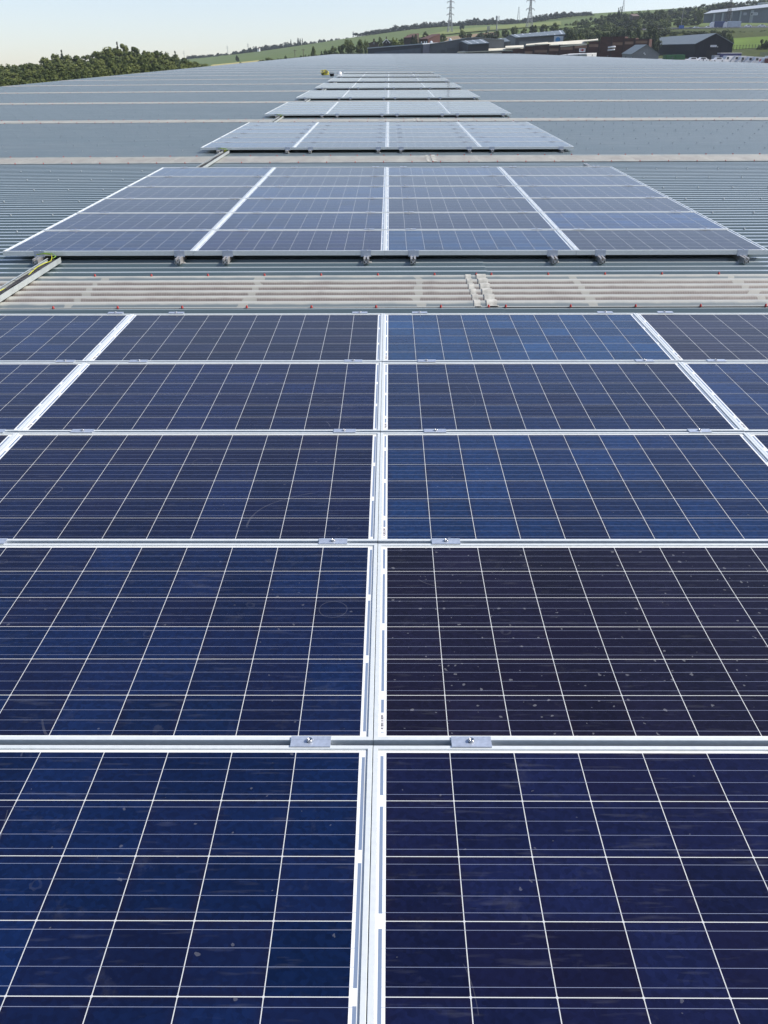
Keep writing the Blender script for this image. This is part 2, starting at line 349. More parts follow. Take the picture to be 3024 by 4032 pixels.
# profile over one pitch, starting at the centre of a crest: (fraction, height 0..1)
PROF = [(0, 1), (.115, 1), (.140, .95), (.22, 0), (.52, .0), (.78, 0), (.860, .95), (.885, 1)]
PROFS = [(0, 1), (.14, .97), (.22, .75), (.32, .18), (.42, 0), (.58, 0), (.68, .18), (.78, .75), (.86, .97)]
def corrugated(name, k0, k1, prof, material, lift=0, xa=None, xb=None, uvs=False, parent=None, step=False):
    ys = []
    for k in range(k0, k1):
        for fr, h in prof: ys.append((Y0S+(k+fr)*PITCHR, h))
    ys.append((Y0S+k1*PITCHR, 1))
    X = [x for x in xs if (xa is None or xa <= x <= xb)]
    if xa is not None: X = sorted(set([xa]+X+[xb]))
    me = bpy.data.meshes.new(name); V = []; FF = []; U = []
    for y, h in ys:
        for x in X:
            st = .0035 if x > .85 and step else 0
            V.append((x, y, rz_(x)-HS*(1-h)+lift-st))
    nx = len(X)
    for j in range(len(ys)-1):
        for i in range(nx-1):
            FF.append((j*nx+i, j*nx+i+1, (j+1)*nx+i+1, (j+1)*nx+i))
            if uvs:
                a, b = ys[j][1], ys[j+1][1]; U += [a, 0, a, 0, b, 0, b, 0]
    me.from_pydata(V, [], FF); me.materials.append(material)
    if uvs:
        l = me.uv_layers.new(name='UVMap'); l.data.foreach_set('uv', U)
    me.update(); o = link(name, me, parent); return o
n_strips = int((YE-Y0S)/9.002)
kb = int((YB-Y0S)/PITCHR); ke = int((YE-Y0S)/PITCHR)
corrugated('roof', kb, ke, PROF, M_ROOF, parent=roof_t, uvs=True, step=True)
sky_objs = []
for n in range(-1, n_strips+1):
    if 54*n+6 > ke: break
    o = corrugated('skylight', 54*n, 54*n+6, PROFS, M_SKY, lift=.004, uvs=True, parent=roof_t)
    sky_objs.append(o)
    if n in (0, 1, 2):   # the lapped joint between two skylight sheets
        j = corrugated('lap_joint', 54*n, 54*n+6, PROFS, mat('lap_sealant', (.37, .365, .325), .6, nz=(20, .3)) if n == 0 else bpy.data.materials['lap_sealant'], lift=.0095, xa=.655, xb=.70, uvs=True, parent=o)
        j2 = corrugated('lap_joint', 54*n, 54*n+6, PROFS, bpy.data.materials['lap_sealant'], lift=.012, xa=.745, xb=.82, uvs=True, parent=o)
# walls, eaves gutters
m_wall = mat('warehouse_cladding', (.30, .33, .34), .5, nz=(.5, .1))
zl, zr = rz_(XL)-.06, rz_(XR)-.06
wb = MB(); gz = -11
wb.box(XL+.05, XL+.25, YB+.1, YE-.1, gz, zl); wb.box(XR-.25, XR-.05, YB+.1, YE-.1, gz, zr)
fx = [XL+.25+(XR-XL-.5)*i/16 for i in range(17)]
for ya, yb in ((YB+.1, YB+.3), (YE-.3, YE-.1)):
    poly = [(fx[0], gz)]+[(x, rz_(x)-.07) for x in fx]+[(fx[-1], gz)]
    wb.prism(poly, ya, yb)
wb.obj('wall', m_wall, roof_t)
M_TRIM = mat('eaves_trim', (.50, .54, .56), .4)
g = MB(); g.box(XL-.16, XL-.005, YB, YE, zl-.12, zl+.02); g.obj('gutter', M_TRIM, roof_t)
g = MB(); g.box(XR+.005, XR+.16, YB, YE, zr-.12, zr+.02); g.obj('gutter', M_TRIM, roof_t)
g = MB()
for a, b in zip(fx[:-1], fx[1:]): g.prism([(a, rz_(a)-.06), (b, rz_(b)-.06), (b, rz_(b)+.02), (a, rz_(a)+.02)], YE-.02, YE+.12)
g.obj('end_flashing', M_TRIM, roof_t)
# posts clipped along the right eave
pm = MB(); pm.box(-.05, .05, -.05, .05, 0, .24); pm.box(-.10, .10, -.09, .09, .24, .36); pm.lathe([(.05, .36), (.03, .42)], 8); pm_me = pm.mesh('eave_post', mat('eave_post_grey', (.12, .13, .14), .6))
for i in range(18):
    link('eave_post', pm_me, roof_t, (XR-.3, 84+i*16.5, rz_(XR)-.02))

# fasteners: red caps along the skylight edges, grey ones at the sheet laps
def cap_mesh(name, m, s=1):
    b = MB(); b.lathe([(.011*s, 0), (.0115*s, .003), (.0095*s, .004), (.0085*s, .013), (.006*s, .017), (.002*s, .018)], 10); return b.mesh(name, m, True)
redm = cap_mesh('fastener_cap', M_RED, .85); greym = cap_mesh('roof_screw', mat('grey_cap', (.17, .20, .215), .45, .2), 1.05)
greyr = greym
GX = -2.815; GP = .4603
reds = []
for n in range(0, n_strips):
    for e in (0, 6):
        y = Y0S+(54*n+e)*PITCHR
        i0 = int((max(XL, -.48*y-1)-GX)/GP)-1; i1 = int((min(XR, .48*y+1)-GX)/GP)+1
        for i in range(i0, i1+1): 
            x = GX+i*GP
            if XL+.2 < x < XR-.2: reds.append((y, x, n))
        reds.append((y, .745, n))
def join_caps(pts, name, material, s=1):
    b = MB()
    for y, x in pts:
        z = rz_(x)+.004; r = .0095*s; n = len(b.v)
        b.v += [(x-r, y-r, z), (x+r, y-r, z), (x+r, y+r, z), (x-r, y+r, z), (x-r*.6, y-r*.6, z+.017), (x+r*.6, y-r*.6, z+.017), (x+r*.6, y+r*.6, z+.017), (x-r*.6, y+r*.6, z+.017)]
        for q in ((4, 5, 6, 7), (0, 1, 5, 4), (1, 2, 6, 5), (2, 3, 7, 6), (3, 0, 4, 7)): b.f.append(tuple(n+i for i in q)); b.mi.append(0)
    o = b.obj(name, material, roof_t); o['kind'] = 'stuff'; return o
reds.sort()
for y, x, n in reds[:100]:
    link('fastener_cap', redm, sky_objs[n+1], (x, y, rz_(x)+.0035))
join_caps([(y, x) for y, x, n in reds[100:] if y < 110], 'fastener_cap', M_RED)
greys = []
for n in range(0, 12):
    for e in (12, 18, 24, 30, 36, 42, 48):
        y = Y0S+(54*n+e)*PITCHR
        lim = .48*y+.6
        i = int((max(XL, -lim)-GX)/GP)-1
        while GX+i*GP < min(XR, lim):
            x = GX+i*GP; i += 1
            if x < XL+.2: continue
            if abs(x) < 3.42: continue
            greys.append((y, x))
greys.sort()
for y, x in greys[:100]:
    link('roof_screw', greym, roof_t, (x+random.uniform(-.012, .012), y, rz_(x)-.001))
join_caps(greys[100:], 'roof_screw', bpy.data.materials['grey_cap'], 1.0)

# ------------------------------------------------------------------ solar panels
PW, PD, PH = 1.6522, .992, .040; RW, RP = 1.654, 1.012
def frame_mesh():
    b = MB(); X, Y, fl = PW/2, PD/2, .012; zt = 0
    prof = [(0, -PH), (0, -.0009), (.0009, 0), (fl-.0006, 0), (fl, -.0008), (fl, -.0060), (.0022, -.0060), (.0022, -PH)]   # (inward, z)
    cor = [(-X, -Y, 1, 1), (X, -Y, -1, 1), (X, Y, -1, -1), (-X, Y, 1, -1)]
    rings = []
    for cx, cy, sx, sy in cor:
        n = len(b.v); b.v += [(cx+sx*i, cy+sy*i, z) for i, z in prof]; rings.append(n)
    k = len(prof)
    for q in range(4):
        a, c = rings[q], rings[(q+1) % 4]
        for i in range(k):
            j = (i+1) % k; b.f.append((a+i, c+i, c+j, a+j)); b.mi.append(0)
    return b.mesh('frame', M_FRAME)
FR_ME = frame_mesh()
b = MB(); x, y = PW/2-.0125, PD/2-.0125; b.box(-x, x, -y, y, -.0095, -.0052); LAM_ME = b.mesh('glass_laminate', M_LAM)
def barcode_mesh():
    b = MB(); b.box(-.006, .006, -.036, .036, 0, .0004, 0)
    yy = -.030
    rr = random.Random(3)
    while yy < .028:
        w_ = rr.choice((.0009, .0015, .0024)); b.box(-.0045, .002, yy, yy+w_, .0004, .0007, 1); yy += w_+rr.choice((.0008, .0015, .0022))
    yy = -.024
    while yy < .020: b.box(.0033, .0048, yy, yy+.0018, .0004, .0007, 1); yy += .0028
    return b.mesh('barcode_label', [M_LABEL, M_INK])
BAR_ME = barcode_mesh()
# cell colours (linear); keys (array, row, column) override the random ones
NAVY, BLUE, VIOL, MIDB = (.0075, .019, .072), (.011, .038, .120), (.011, .012, .036), (.009, .024, .085)
TINT = {(0, 0, 0): MIDB, (0, 0, 1): (.010, .016, .050), (0, 0, 2): (.016, .060, .165), (0, 0, 3): (.022, .024, .052),
        (0, 1, 0): NAVY, (0, 1, 1): (.007, .017, .070), (0, 1, 2): (.009, .025, .085), (0, 1, 3): (.014, .038, .120),
        (0, 2, 0): VIOL, (0, 2, 1): (.007, .017, .066), (0, 2, 2): (.009, .034, .115), (0, 2, 3): NAVY,
        (0, 3, 0): NAVY, (0, 3, 1): (.006, .019, .074), (0, 3, 2): (.010, .0105, .031), (0, 3, 3): MIDB,
        (0, 4, 0): NAVY, (0, 4, 1): (.005, .018, .076), (0, 4, 2): (.0085, .0135, .056), (0, 4, 3): NAVY,
        (1, 0, 0): MIDB, (1, 0, 1): (.012, .016, .070), (1, 0, 2): (.014, .055, .150), (1, 0, 3): (.020, .022, .040),
        (1, 1, 0): (.010, .016, .060), (1, 1, 1): MIDB, (1, 1, 2): (.010, .014, .045), (1, 1, 3): (.012, .050, .160)}
ARR_Y = [5.713-6*RP]+[7.739+9.002*i for i in range(8)]
ROWS = [6]+[6]*7+[3]
ANAME = ['nearest', 'second', 'third', 'fourth', 'fifth', 'sixth', 'seventh', 'eighth', 'farthest']
CNAME = ['leftmost', 'second-from-left', 'third-from-left', 'rightmost']
rnd = random.Random(11)
for a in range(9):
    for r in range(ROWS[a]):
        for c in range(4):
            if a == 0:
                yc = 5.713-RP*r-PD/2-.0; where = ORD[r]+' row from the far edge'
            else:
                yc = ARR_Y[a]+RP*r+PD/2; where = ORD[r]+' row from the near edge'
            tint = TINT.get((a, r, c)) or rnd.choice([NAVY, MIDB, VIOL, BLUE, NAVY, (.012, .014, .045)])
            bl, rd, gr = tint[2], tint[0], tint[1]
            word = 'violet-black' if bl < .050 else ('bright blue' if gr > .03 else 'dark blue')
            extra = ' speckled' if (a, r, c) == (0, 3, 2) else ''
            t = thing('solar_panel', f'{word}{extra} solar panel, {CNAME[c]}, {where} of the {ANAME[a]} array', 'solar panel',
                      ((c-1.5)*RW, yc, rnd.uniform(-.0006, .0006)), 0, 'solar panels of the '+ANAME[a]+' array')
            t.rotation_euler.x = rnd.uniform(-.0012, .0012); t.rotation_euler.y = rnd.uniform(-.0008, .0008)
            link('frame', FR_ME, t)
            g = link('glass_laminate', LAM_ME, t); g.color = (*tint, 1); g['speck'] = 1.0 if (a, r, c) == (0, 3, 2) else rnd.choice((.0, .02, .06, .12))
            if a == 0: link('barcode_label', BAR_ME, t, (-.8035, -.425, -.0051))

# ------------------------------------------------------------------ rails, brackets, clamps
RX = [-2.99, -1.77, -1.363, -.157, .245, 1.455, 1.86, 3.083]
def rail_me(L, name='rail'):
    b = MB(); h, w_ = .045, .0225
    # open aluminium extrusion: two side webs, slotted top, floor
    poly = [(-w_, 0), (-w_+.004, 0), (-w_+.004, .002), (w_-.004, .002), (w_-.004, 0), (w_, 0), (w_, h), (.006, h), (.006, h-.003), (.012, h-.006), (.010, h-.016), (.004, h-.022), (-.004, h-.022), (-.010, h-.016), (-.012, h-.006), (-.006, h-.003), (-.006, h), (-w_, h)]
    b.prism(poly, 0, L, 0)
    # the hollow chambers seen in the cut end
    for s in (-1, 1):
        q = [(s*.0185, .008), (s*.0135, .0075), (s*.009, .012), (s*.0125, .019), (s*.0155, .030), (s*.0190, .036)]
        b.prism(q, -.0006, .001, 1)
    b.prism([(-.006, .003), (.006, .003), (.005, .009), (-.005, .009)], -.0006, .001, 1)
    return b.mesh(name, [M_RAIL, M_HOLE])
RAILS = {}
def bracket_mesh():
    b = MB(); b.box(-.048, .048, -.022, .022, 0, .0025); b.box(-.030, .030, -.018, .018, .0025, .006)
    for s in (-1, 1): b.lathe([(.009, .0025), (.009, .004), (.006, .0045), (.006, .011), (.003, .012)], 8, (s*.038, 0, 0))
    return b.mesh('roof_bracket', M_RAIL)
BRK = bracket_mesh()
def mid_clamp():
    b = MB()
    prof = [(-.0185, .0012), (-.0185, .0042), (-.0065, .0046), (-.0050, .0030), (.0050, .0030), (.0065, .0046), (.0185, .0042), (.0185, .0012), (.0100, .0010), (.0092, -.030), (-.0092, -.030), (-.0100, .0010)]
    # profile lies in (y, z), extruded along x
    R = Matrix(((0, 1, 0, 0), (1, 0, 0, 0), (0, 0, 1, 0), (0, 0, 0, 1)))
    b.prism(prof, -.05, .05, 0, R); cl = b.mesh('clamp_plate', M_CLAMP)
    b = MB(); b.lathe([(.0075, .003), (.0075, .0105), (.0060, .0112), (.0042, .0112), (.0040, .0070)], 14); bo = b.mesh('bolt', [M_DARKBOLT], True)
    b = MB(); b.lathe([(.0105, .003), (.0105, .0040)], 14)
    return cl, bo
CL_ME, BO_ME = mid_clamp()
def end_clamp():
    b = MB(); b.box(-.045, .045, -.0040, -.0012, -.050, .0030); b.box(-.045, .045, -.0012, .012, .0010, .0030)
    b.box(-.012, .012, -.030, -.0040, -.0500, -.0470)
    cl = b.mesh('clamp_plate', M_CLAMP); b = MB(); b.lathe([(.006, .003), (.006, .008), (.003, .009)], 10, (.006, .002, 0)); return cl, b.mesh('bolt', M_DARKBOLT, True)
EC_ME, EB_ME = end_clamp()
RNAME = ['leftmost', 'second from left', 'third from left', 'fourth from left', 'fifth from left', 'sixth from left', 'seventh from left', 'rightmost']
for a in range(9):
    y0 = ARR_Y[a]-.125; L = ROWS[a]*RP+.125+.05
    for i, x in enumerate(RX):
        LL = L+(.75 if i == 7 and a >= 1 else 0)+rnd.uniform(-.01, .02)
        t = thing('mounting_rail', f'aluminium rail under the {ANAME[a]} array, {RNAME[i]}', 'mounting rail', (x, y0, -.0885), 0, 'mounting rails')
        me = rail_me(LL); link('rail_profile', me, t)
        kk = (0, 3, 6) if a < 4 else (0, 3)
        first = (y0+.03-Y0S)/PITCHR; kc = math.ceil(first)
        if a and i in (1, 2+1, 5, 7):
            yy = Y0S+kc*PITCHR-y0
            link('roof_bracket', BRK, t, (0, yy if yy < .13 else yy-PITCHR, -.0045+.0005*i))
# clamps
def clamp(a, bnd, i, y):
    nm = RNAME[i].split(',')[0]
    t = thing('panel_clamp', f'metal clamp, {nm} rail, {ORD[bnd]} joint from the front of the {ANAME[a]} array', 'clamp', (RX[i]+rnd.uniform(-.006, .006), y, 0), 0, 'clamps between panels')
    if bnd == 0: t['label'] = f'end clamp over the front frame on the {nm} rail of the {ANAME[a]} array'
    if bnd == ROWS[a]: t['label'] = f'clamp on the back edge over the {nm} rail of the {ANAME[a]} array'
    if bnd == 0: link('clamp_plate', EC_ME, t); link('bolt', EB_ME, t)
    else: link('clamp_plate', CL_ME, t); link('bolt', BO_ME, t, (rnd.uniform(-.004, .004), 0, 0))
for a in range(9):
    for bnd in range(ROWS[a]+1):
        if a >= 3 and bnd != 0: continue
        if a == 0: y = 5.713-RP*(6-bnd)-( -.010 if bnd == 6 else .010-RP+RP)
        else: y = ARR_Y[a]+RP*bnd-.010
        if a == 0 and bnd == 0: continue
        if a == 0: y = 5.713-RP*(6-bnd)+.010
        if bnd == 0: y = ARR_Y[a]
        for i in range(8): clamp(a, bnd, i, y)

# ------------------------------------------------------------------ cable trays in the gaps between arrays
def tray(idx, ya, yb, near):
    xa, xb = -2.895, -2.795
    where = ['between the nearest and the second array', 'between the second and the third array', 'between the third and the fourth array', 'between the fourth and the fifth array', 'between the fifth and the sixth array', 'between the sixth and the seventh array'][idx]
    t = thing('cable_tray', f'cable tray with black cables {where}', 'cable tray', (xa, ya, -.085), 0, 'cable trays between arrays')
    L = yb-ya; W = xb-xa
    b = MB(); b.box(0, W, 0, L, 0, .002); b.box(-.0015, 0, 0, L-.01, 0, .042); b.box(W, W+.0015, 0, L+.03, 0, .042)
    b.box(-.0015, .010, 0, L-.01, .042, .0435); b.box(W-.002, W+.0015, 0, L+.03, .042, .0435)
    b.obj('tray_channel', M_TRAY, t)
    for k in range(9 if near else 4):
        b = MB(); x0 = .018+(W-.03)*k/(8.5 if near else 3.5); pts = []
        n = 14
        for j in range(n+1):
            s = j/n; pts.append((min(W-.008, max(.008, x0+.012*math.sin(5*s+k*1.7)+.007*math.sin(13*s+k))), L*s, .010+.008*((k*37) % 3)+.005*math.sin(9*s+k*2.1)))
        b.tube(pts, .0048, 6); b.obj('black_cable', M_CABLE, t, True)
    b = MB(); pts = [(.022+.010*math.sin(j*.9), L*j/14-.0, .020+.011*math.sin(j*1.1+.6)) for j in range(15)]
    pts += [(.03, L+.02, .040), (.02, L+.05, .060), (-.05, L+.06, .066), (-.11, L+.05, .062)]
    b.tube(pts if idx < 1 else pts[-5:], .0030, 6)
    if idx < 3: b.obj('earth_cable', M_EARTH, t, True)
    b = MB(); pts = [(.055, L-.03, .045), (.07, L+.01, .055), (.03, L+.05, .068), (-.04, L+.055, .072), (-.09, L+.03, .066)]
    b.tube(pts, .0036, 6)
    if idx < 3: b.obj('earth_cable', M_EARTHG, t, True)
    if near:
        for yy in (L*.28, L*.62, L*.8):
            b = MB(); b.box(.008, W-.005, yy, yy+.005, .034, .037); b.obj('cable_tie', M_BLACK, t)
tray(0, 5.55, 7.66, True)
for i in range(5): tray(i+1, ARR_Y[i+1]+6*RP-.15, ARR_Y[i+2]-.08, i < 1)

# ------------------------------------------------------------------ tools left on the roof, far away
def lump(b, c, r, seed, seg=10, mi=0, sq=(1, 1, 1)):
    n = len(b.v); rings = 7
    for j in range(rings+1):
        ph = math.pi*j/rings
        for k in range(seg):
            th = 2*math.pi*k/seg; d = Vector((math.sin(ph)*math.cos(th), math.sin(ph)*math.sin(th), math.cos(ph)))
            q = r*(1+.35*noise.noise(d*1.7+Vector((seed, 0, 0)))); b.v.append((c[0]+d.x*q*sq[0], c[1]+d.y*q*sq[1], c[2]+d.z*q*sq[2]))
    for j in range(rings):
        for k in range(seg): a_ = n+j*seg+k; c_ = n+j*seg+(k+1) % seg; b.f.append((a_, a_+seg, c_+seg, c_)); b.mi.append(mi)
px0 = at(1277, 296, 67.5)
t = thing('safety_harness', 'yellow and black rope harness bundle lying on the roof beside the black tub', 'harness', (px0.x, 67.5, -.06))
b = MB(); rr = random.Random(5)
for k in range(7):
    cx, cy, cz = rr.uniform(-.16, .16), rr.uniform(-.15, .15), rr.uniform(.08, .24)
    R = rr.uniform(.10, .15); tl = rr.uniform(-1, 1)
    pts = [(cx+R*math.cos(q*.5), cy+R*.5*math.sin(q*.5)*math.cos(tl), cz+R*.8*math.sin(q*.5)) for q in range(14)]
    b.tube(pts, .021, 6)
b.tube([(.15, 0, .10), (.24, -.05, .06), (.33, -.1, .04)], .03, 6)
b.obj('rope', M_YEL, t, True)
b = MB(); lump(b, (-.02, 0, .09), .17, 3, sq=(1.25, .8, .6))
for k in range(4):
    cx = -.18+.11*k; b.tube([(cx, -.16, .03), (cx+.03, -.19, .16), (cx+.05, -.08, .30), (cx+.02, .1, .28)], .022, 5)
b.obj('strap_webbing', M_BLACK, t, True)
px1 = at(1307, 303, 65.3)
t = thing('tool_bucket', 'small black tub standing on the roof left of the far arrays', 'bucket', (px1.x, 65.3, -.085))
b = MB(); b.lathe([(.12, 0), (.155, .15), (.165, .155), (.165, .17), (.15, .17), (.14, .05), (.01, .045)], 16); b.obj('tub', mat('tub_black', (.012, .014, .02), .55), t, True)
b = MB(); b.tube([(-.15, 0, .16), (-.10, .0, .22), (0, 0, .235), (.10, 0, .22), (.15, 0, .16)], .008, 6); b.obj('handle', M_BLACK, t, True)
px2 = at(1340, 288, 67.6)
t = thing('hard_hat', 'white hard hat resting at the left edge of the eighth array', 'hard hat', (px2.x, 67.3, .002))
b = MB(); b.lathe([(.135, 0), (.14, .01), (.125, .018), (.12, .06), (.10, .115), (.06, .145), (.01, .155)], 18); b.obj('shell', M_WHITE, t, True)
b = MB(); b.prism([(-.10, .0), (.10, .0), (.09, .012), (-.09, .012)], -.19, -.11); b.obj('brim', M_WHITE, t)

# ------------------------------------------------------------------ terrain
def interp(tab, x):
    for (a, b_), (c, d) in zip(tab[:-1], tab[1:]):
        if a <= x <= c: return b_+(d-b_)*(x-a)/(c-a)
    return tab[0][1] if x < tab[0][0] else tab[-1][1]
CTRL = [(0, 275, 1600), (300, 268, 1600), (600, 256, 1600), (0, 280, 1100), (300, 275, 1100), (600, 268, 1100), (0, 290, 700), (300, 285, 700), (600, 280, 700), (760, 236, 1550), (760, 262, 900), (860, 226, 1500), (1000, 210, 1450), (1100, 194, 1400), (1300, 164, 1350), (1450, 140, 1300), (1600, 118, 1250), (1700, 108, 1200),
        (1850, 100, 1200), (2000, 96, 1200), (2100, 88, 1200), (2250, 62, 1250), (2400, 50, 1250), (2600, 40, 1250), (2800, 26, 1250), (3020, 16, 1250),
        (860, 262, 520), (1000, 246, 520), (1150, 232, 520), (1300, 212, 560), (1500, 196, 560), (1700, 178, 560), (1900, 160, 600), (2050, 140, 620), (950, 235, 900), (1200, 210, 850), (1500, 165, 850), (1800, 128, 850), (2050, 112, 850),
        (2300, 130, 560), (2500, 126, 560), (2400, 95, 750), (2550, 80, 850), (2610, 116, 625), (2800, 112, 625), (3024, 108, 625), (3200, 106, 625), (2500, 122, 625),
        (2610, 113, 645), (2560, 236, 430), (2450, 236, 460), (2650, 238, 465), (2750, 238, 440), (2800, 109, 645), (3024, 105, 645), (3200, 103, 645), (2770, 90, 760), (3024, 90, 760), (3200, 90, 760), (2620, 95, 760),
        (2900, 144, 520), (3024, 134, 520), (3200, 130, 520), (2880, 192, 420), (3024, 186, 420), (2850, 243, 360), (3024, 243, 345), (2700, 240, 345), (2500, 240, 360), (2300, 235, 380), (2000, 225, 430), (1700, 235, 430)]
cp = [at(*c) for c in CTRL]
for X, Y, z in ((-60, 0, -11), (-60, 100, -11), (-40, 200, -11), (60, 0, -11), (80, 100, -11), (60, 250, -10), (0, 380, -10.5), (-60, 300, -10.5), (0, 0, -11), (-300, 0, -14), (300, 0, -6), (250, 200, -4),
                (-25, 400, -11), (20, 400, -10.8), (60, 330, -8), (-100, 250, -10.5), (-300, 300, -14), (500, 400, 12), (-900, 300, -25), (900, 0, 0), (-900, -300, -25), (0, -300, -12), (900, -300, 0), (-1200, 900, -35), (-1200, 1600, -45), (1200, 600, 45), (1200, 1600, 50)):
    cp.append(Vector((X, Y, z)))
for px, Y, z in ((60, 300, -8.5), (300, 330, -7.2), (500, 350, -6.2), (700, 370, -6.8), (820, 390, -8.5)):
    q = at(px, 260, Y); cp.append(Vector((q.x, Y, z)))
for px in range(700, 3200, 120):      # behind the crest the land falls away
    q = at(px, interp([(700, 245), (860, 232), (1300, 172), (1450, 146), (1700, 114), (2100, 95), (2400, 60), (3020, 24)], px)+16, 1640); cp.append(q)
CP = [(c.x, c.y, c.z) for c in cp]
import numpy as np
_P = np.array(sorted(set((round(a, 1), round(b_, 1), round(z, 2)) for a, b_, z in CP)))
_S = 500.
def _k(r2): return np.where(r2 > 1e-12, .5*r2*np.log(np.maximum(r2, 1e-12)), 0)
_n = len(_P); _XY = _P[:, :2]/_S
_K = _k(((_XY[:, None]-_XY[None])**2).sum(-1))+np.eye(_n)*2e-4
_T = np.hstack([np.ones((_n, 1)), _XY]); _A = np.block([[_K, _T], [_T.T, np.zeros((3, 3))]])
_W = np.linalg.solve(_A, np.concatenate([_P[:, 2], np.zeros(3)]))
def ground(x, y):      # thin-plate surface through the surveyed points
    q = np.array((x/_S, y/_S)); r2 = ((_XY-q)**2).sum(-1)
    z = float(_k(r2) @ _W[:_n] + _W[_n]+_W[_n+1]*q[0]+_W[_n+2]*q[1])
    if -24 < x < 52 and y < 370: z = min(z, -10.5)
    return z
def axis(knots):
    out = []
    for (a, st), (b_, _) in zip(knots[:-1], knots[1:]):
        n = max(1, round((b_-a)/st)); out += [a+(b_-a)*i/n for i in range(n)]
    return out+[knots[-1][0]]
gx = axis([(-1300, 80), (-500, 30), (-200, 20), (420, 40), (800, 80), (1400, 1)])
gy = axis([(-260, 60), (200, 20), (420, 14), (700, 20), (900, 40), (1400, 40), (1640, 1)])
me = bpy.data.meshes.new('ground'); V = [(x, y, ground(x, y)) for y in gy for x in gx]; nx = len(gx)
FF = [(j*nx+i, j*nx+i+1, (j+1)*nx+i+1, (j+1)*nx+i) for j in range(len(gy)-1) for i in range(nx-1)]
me.from_pydata(V, [], FF); me.polygons.foreach_set('use_smooth', [True]*len(FF))
def ground_material():
    m = bpy.data.materials.new('ground_fields'); m.use_nodes = True
    t = m.node_tree; N = NB(t); b = t.nodes['Principled BSDF']
    co = N.new('ShaderNodeTexCoord').outputs['Object']; sp = N.new('ShaderNodeSeparateXYZ'); N.link(co, sp.inputs[0])
    n = N.new('ShaderNodeTexNoise'); n.inputs['Scale'].default_value = .02; n.inputs['Detail'].default_value = 8; N.link(co, n.inputs['Vector'])
    n2 = N.new('ShaderNodeTexNoise'); n2.inputs['Scale'].default_value = .3; n2.inputs['Detail'].default_value = 6; N.link(co, n2.inputs['Vector'])
    fld = N.mix(n.outputs['Fac'], (.065, .100, .034), (.120, .155, .048))
    rough_ = N.mix(n2.outputs['Fac'], (.020, .032, .009), (.080, .095, .026))
    far = N.m('MULTIPLY', N.m('SUBTRACT', sp.outputs[1], 660), .02, clamp=True)
    right = N.m('MULTIPLY', N.m('SUBTRACT', sp.outputs[0], 300), .02, clamp=True)
    c = N.mix(far, rough_, fld)
    N.link(c, b.inputs['Base Color']); b.inputs['Roughness'].default_value = .9; b.inputs['Specular IOR Level'].default_value = .1
    return m
me.materials.append(ground_material()); me.update()
tag(link('ground', me), None, None, kind='structure')
# sheets laid on the ground: fields, yard, motorway
def sheet(name, pix, m, lift=.25, n=14, kind='structure', dy=None):
    """a patch between two pixel polylines at given depths, following the ground: pix = (near-left, near-right, far-right, far-left) as (px, Y)"""
    a, b_, c, d = [at(p, 200, Y) for p, Y in pix]
    mb = MB(); P = []
    for j in range(n+1):
        v_ = j/n; l = a.lerp(d, v_); r = b_.lerp(c, v_)
        for i in range(n+1): q = l.lerp(r, i/n); P.append((q.x, q.y, ground(q.x, q.y)+lift))
    mb.v = P
    for j in range(n):
        for i in range(n): mb.f.append((j*(n+1)+i, j*(n+1)+i+1, (j+1)*(n+1)+i+1, (j+1)*(n+1)+i)); mb.mi.append(0)
    o = mb.obj(name, m, None, True); tag(o, None, None, kind=kind); return o
sheet('field', ((2872, 425), (3120, 425), (3120, 505), (2872, 512)), mat('bright_grass', (.105, .160, .032), .9, nz=(.05, .15), spec=.1), .4)
sheet('yard', ((2560, 300), (3200, 300), (3200, 366), (2560, 366)), mat('yard_concrete', (.16, .16, .155), .9, nz=(.2, .2)), .3)
sheet('wheat_field', ((820, 500), (1000, 500), (1040, 560), (830, 570)), mat('ripe_wheat', (.34, .30, .13), .9, nz=(.05, .1), spec=.1), .5)
sheet('ploughed_field', ((1690, 640), (1960, 640), (1960, 740), (1690, 740)), mat('ploughed_soil', (.21, .16, .10), .9, nz=(.05, .12), spec=.1), .5)
sheet('light_field', ((1600, 800), (2200, 800), (2200, 1090), (1760, 1050)), mat('pale_crop', (.15, .18, .06), .9, nz=(.02, .12), spec=.1), .7)
M_ASPH = mat('asphalt', (.055, .055, .058), .85, nz=(.3, .15))
sheet('motorway', ((2480, 620), (3350, 620), (3350, 650), (2480, 650)), M_ASPH, .3, 20)

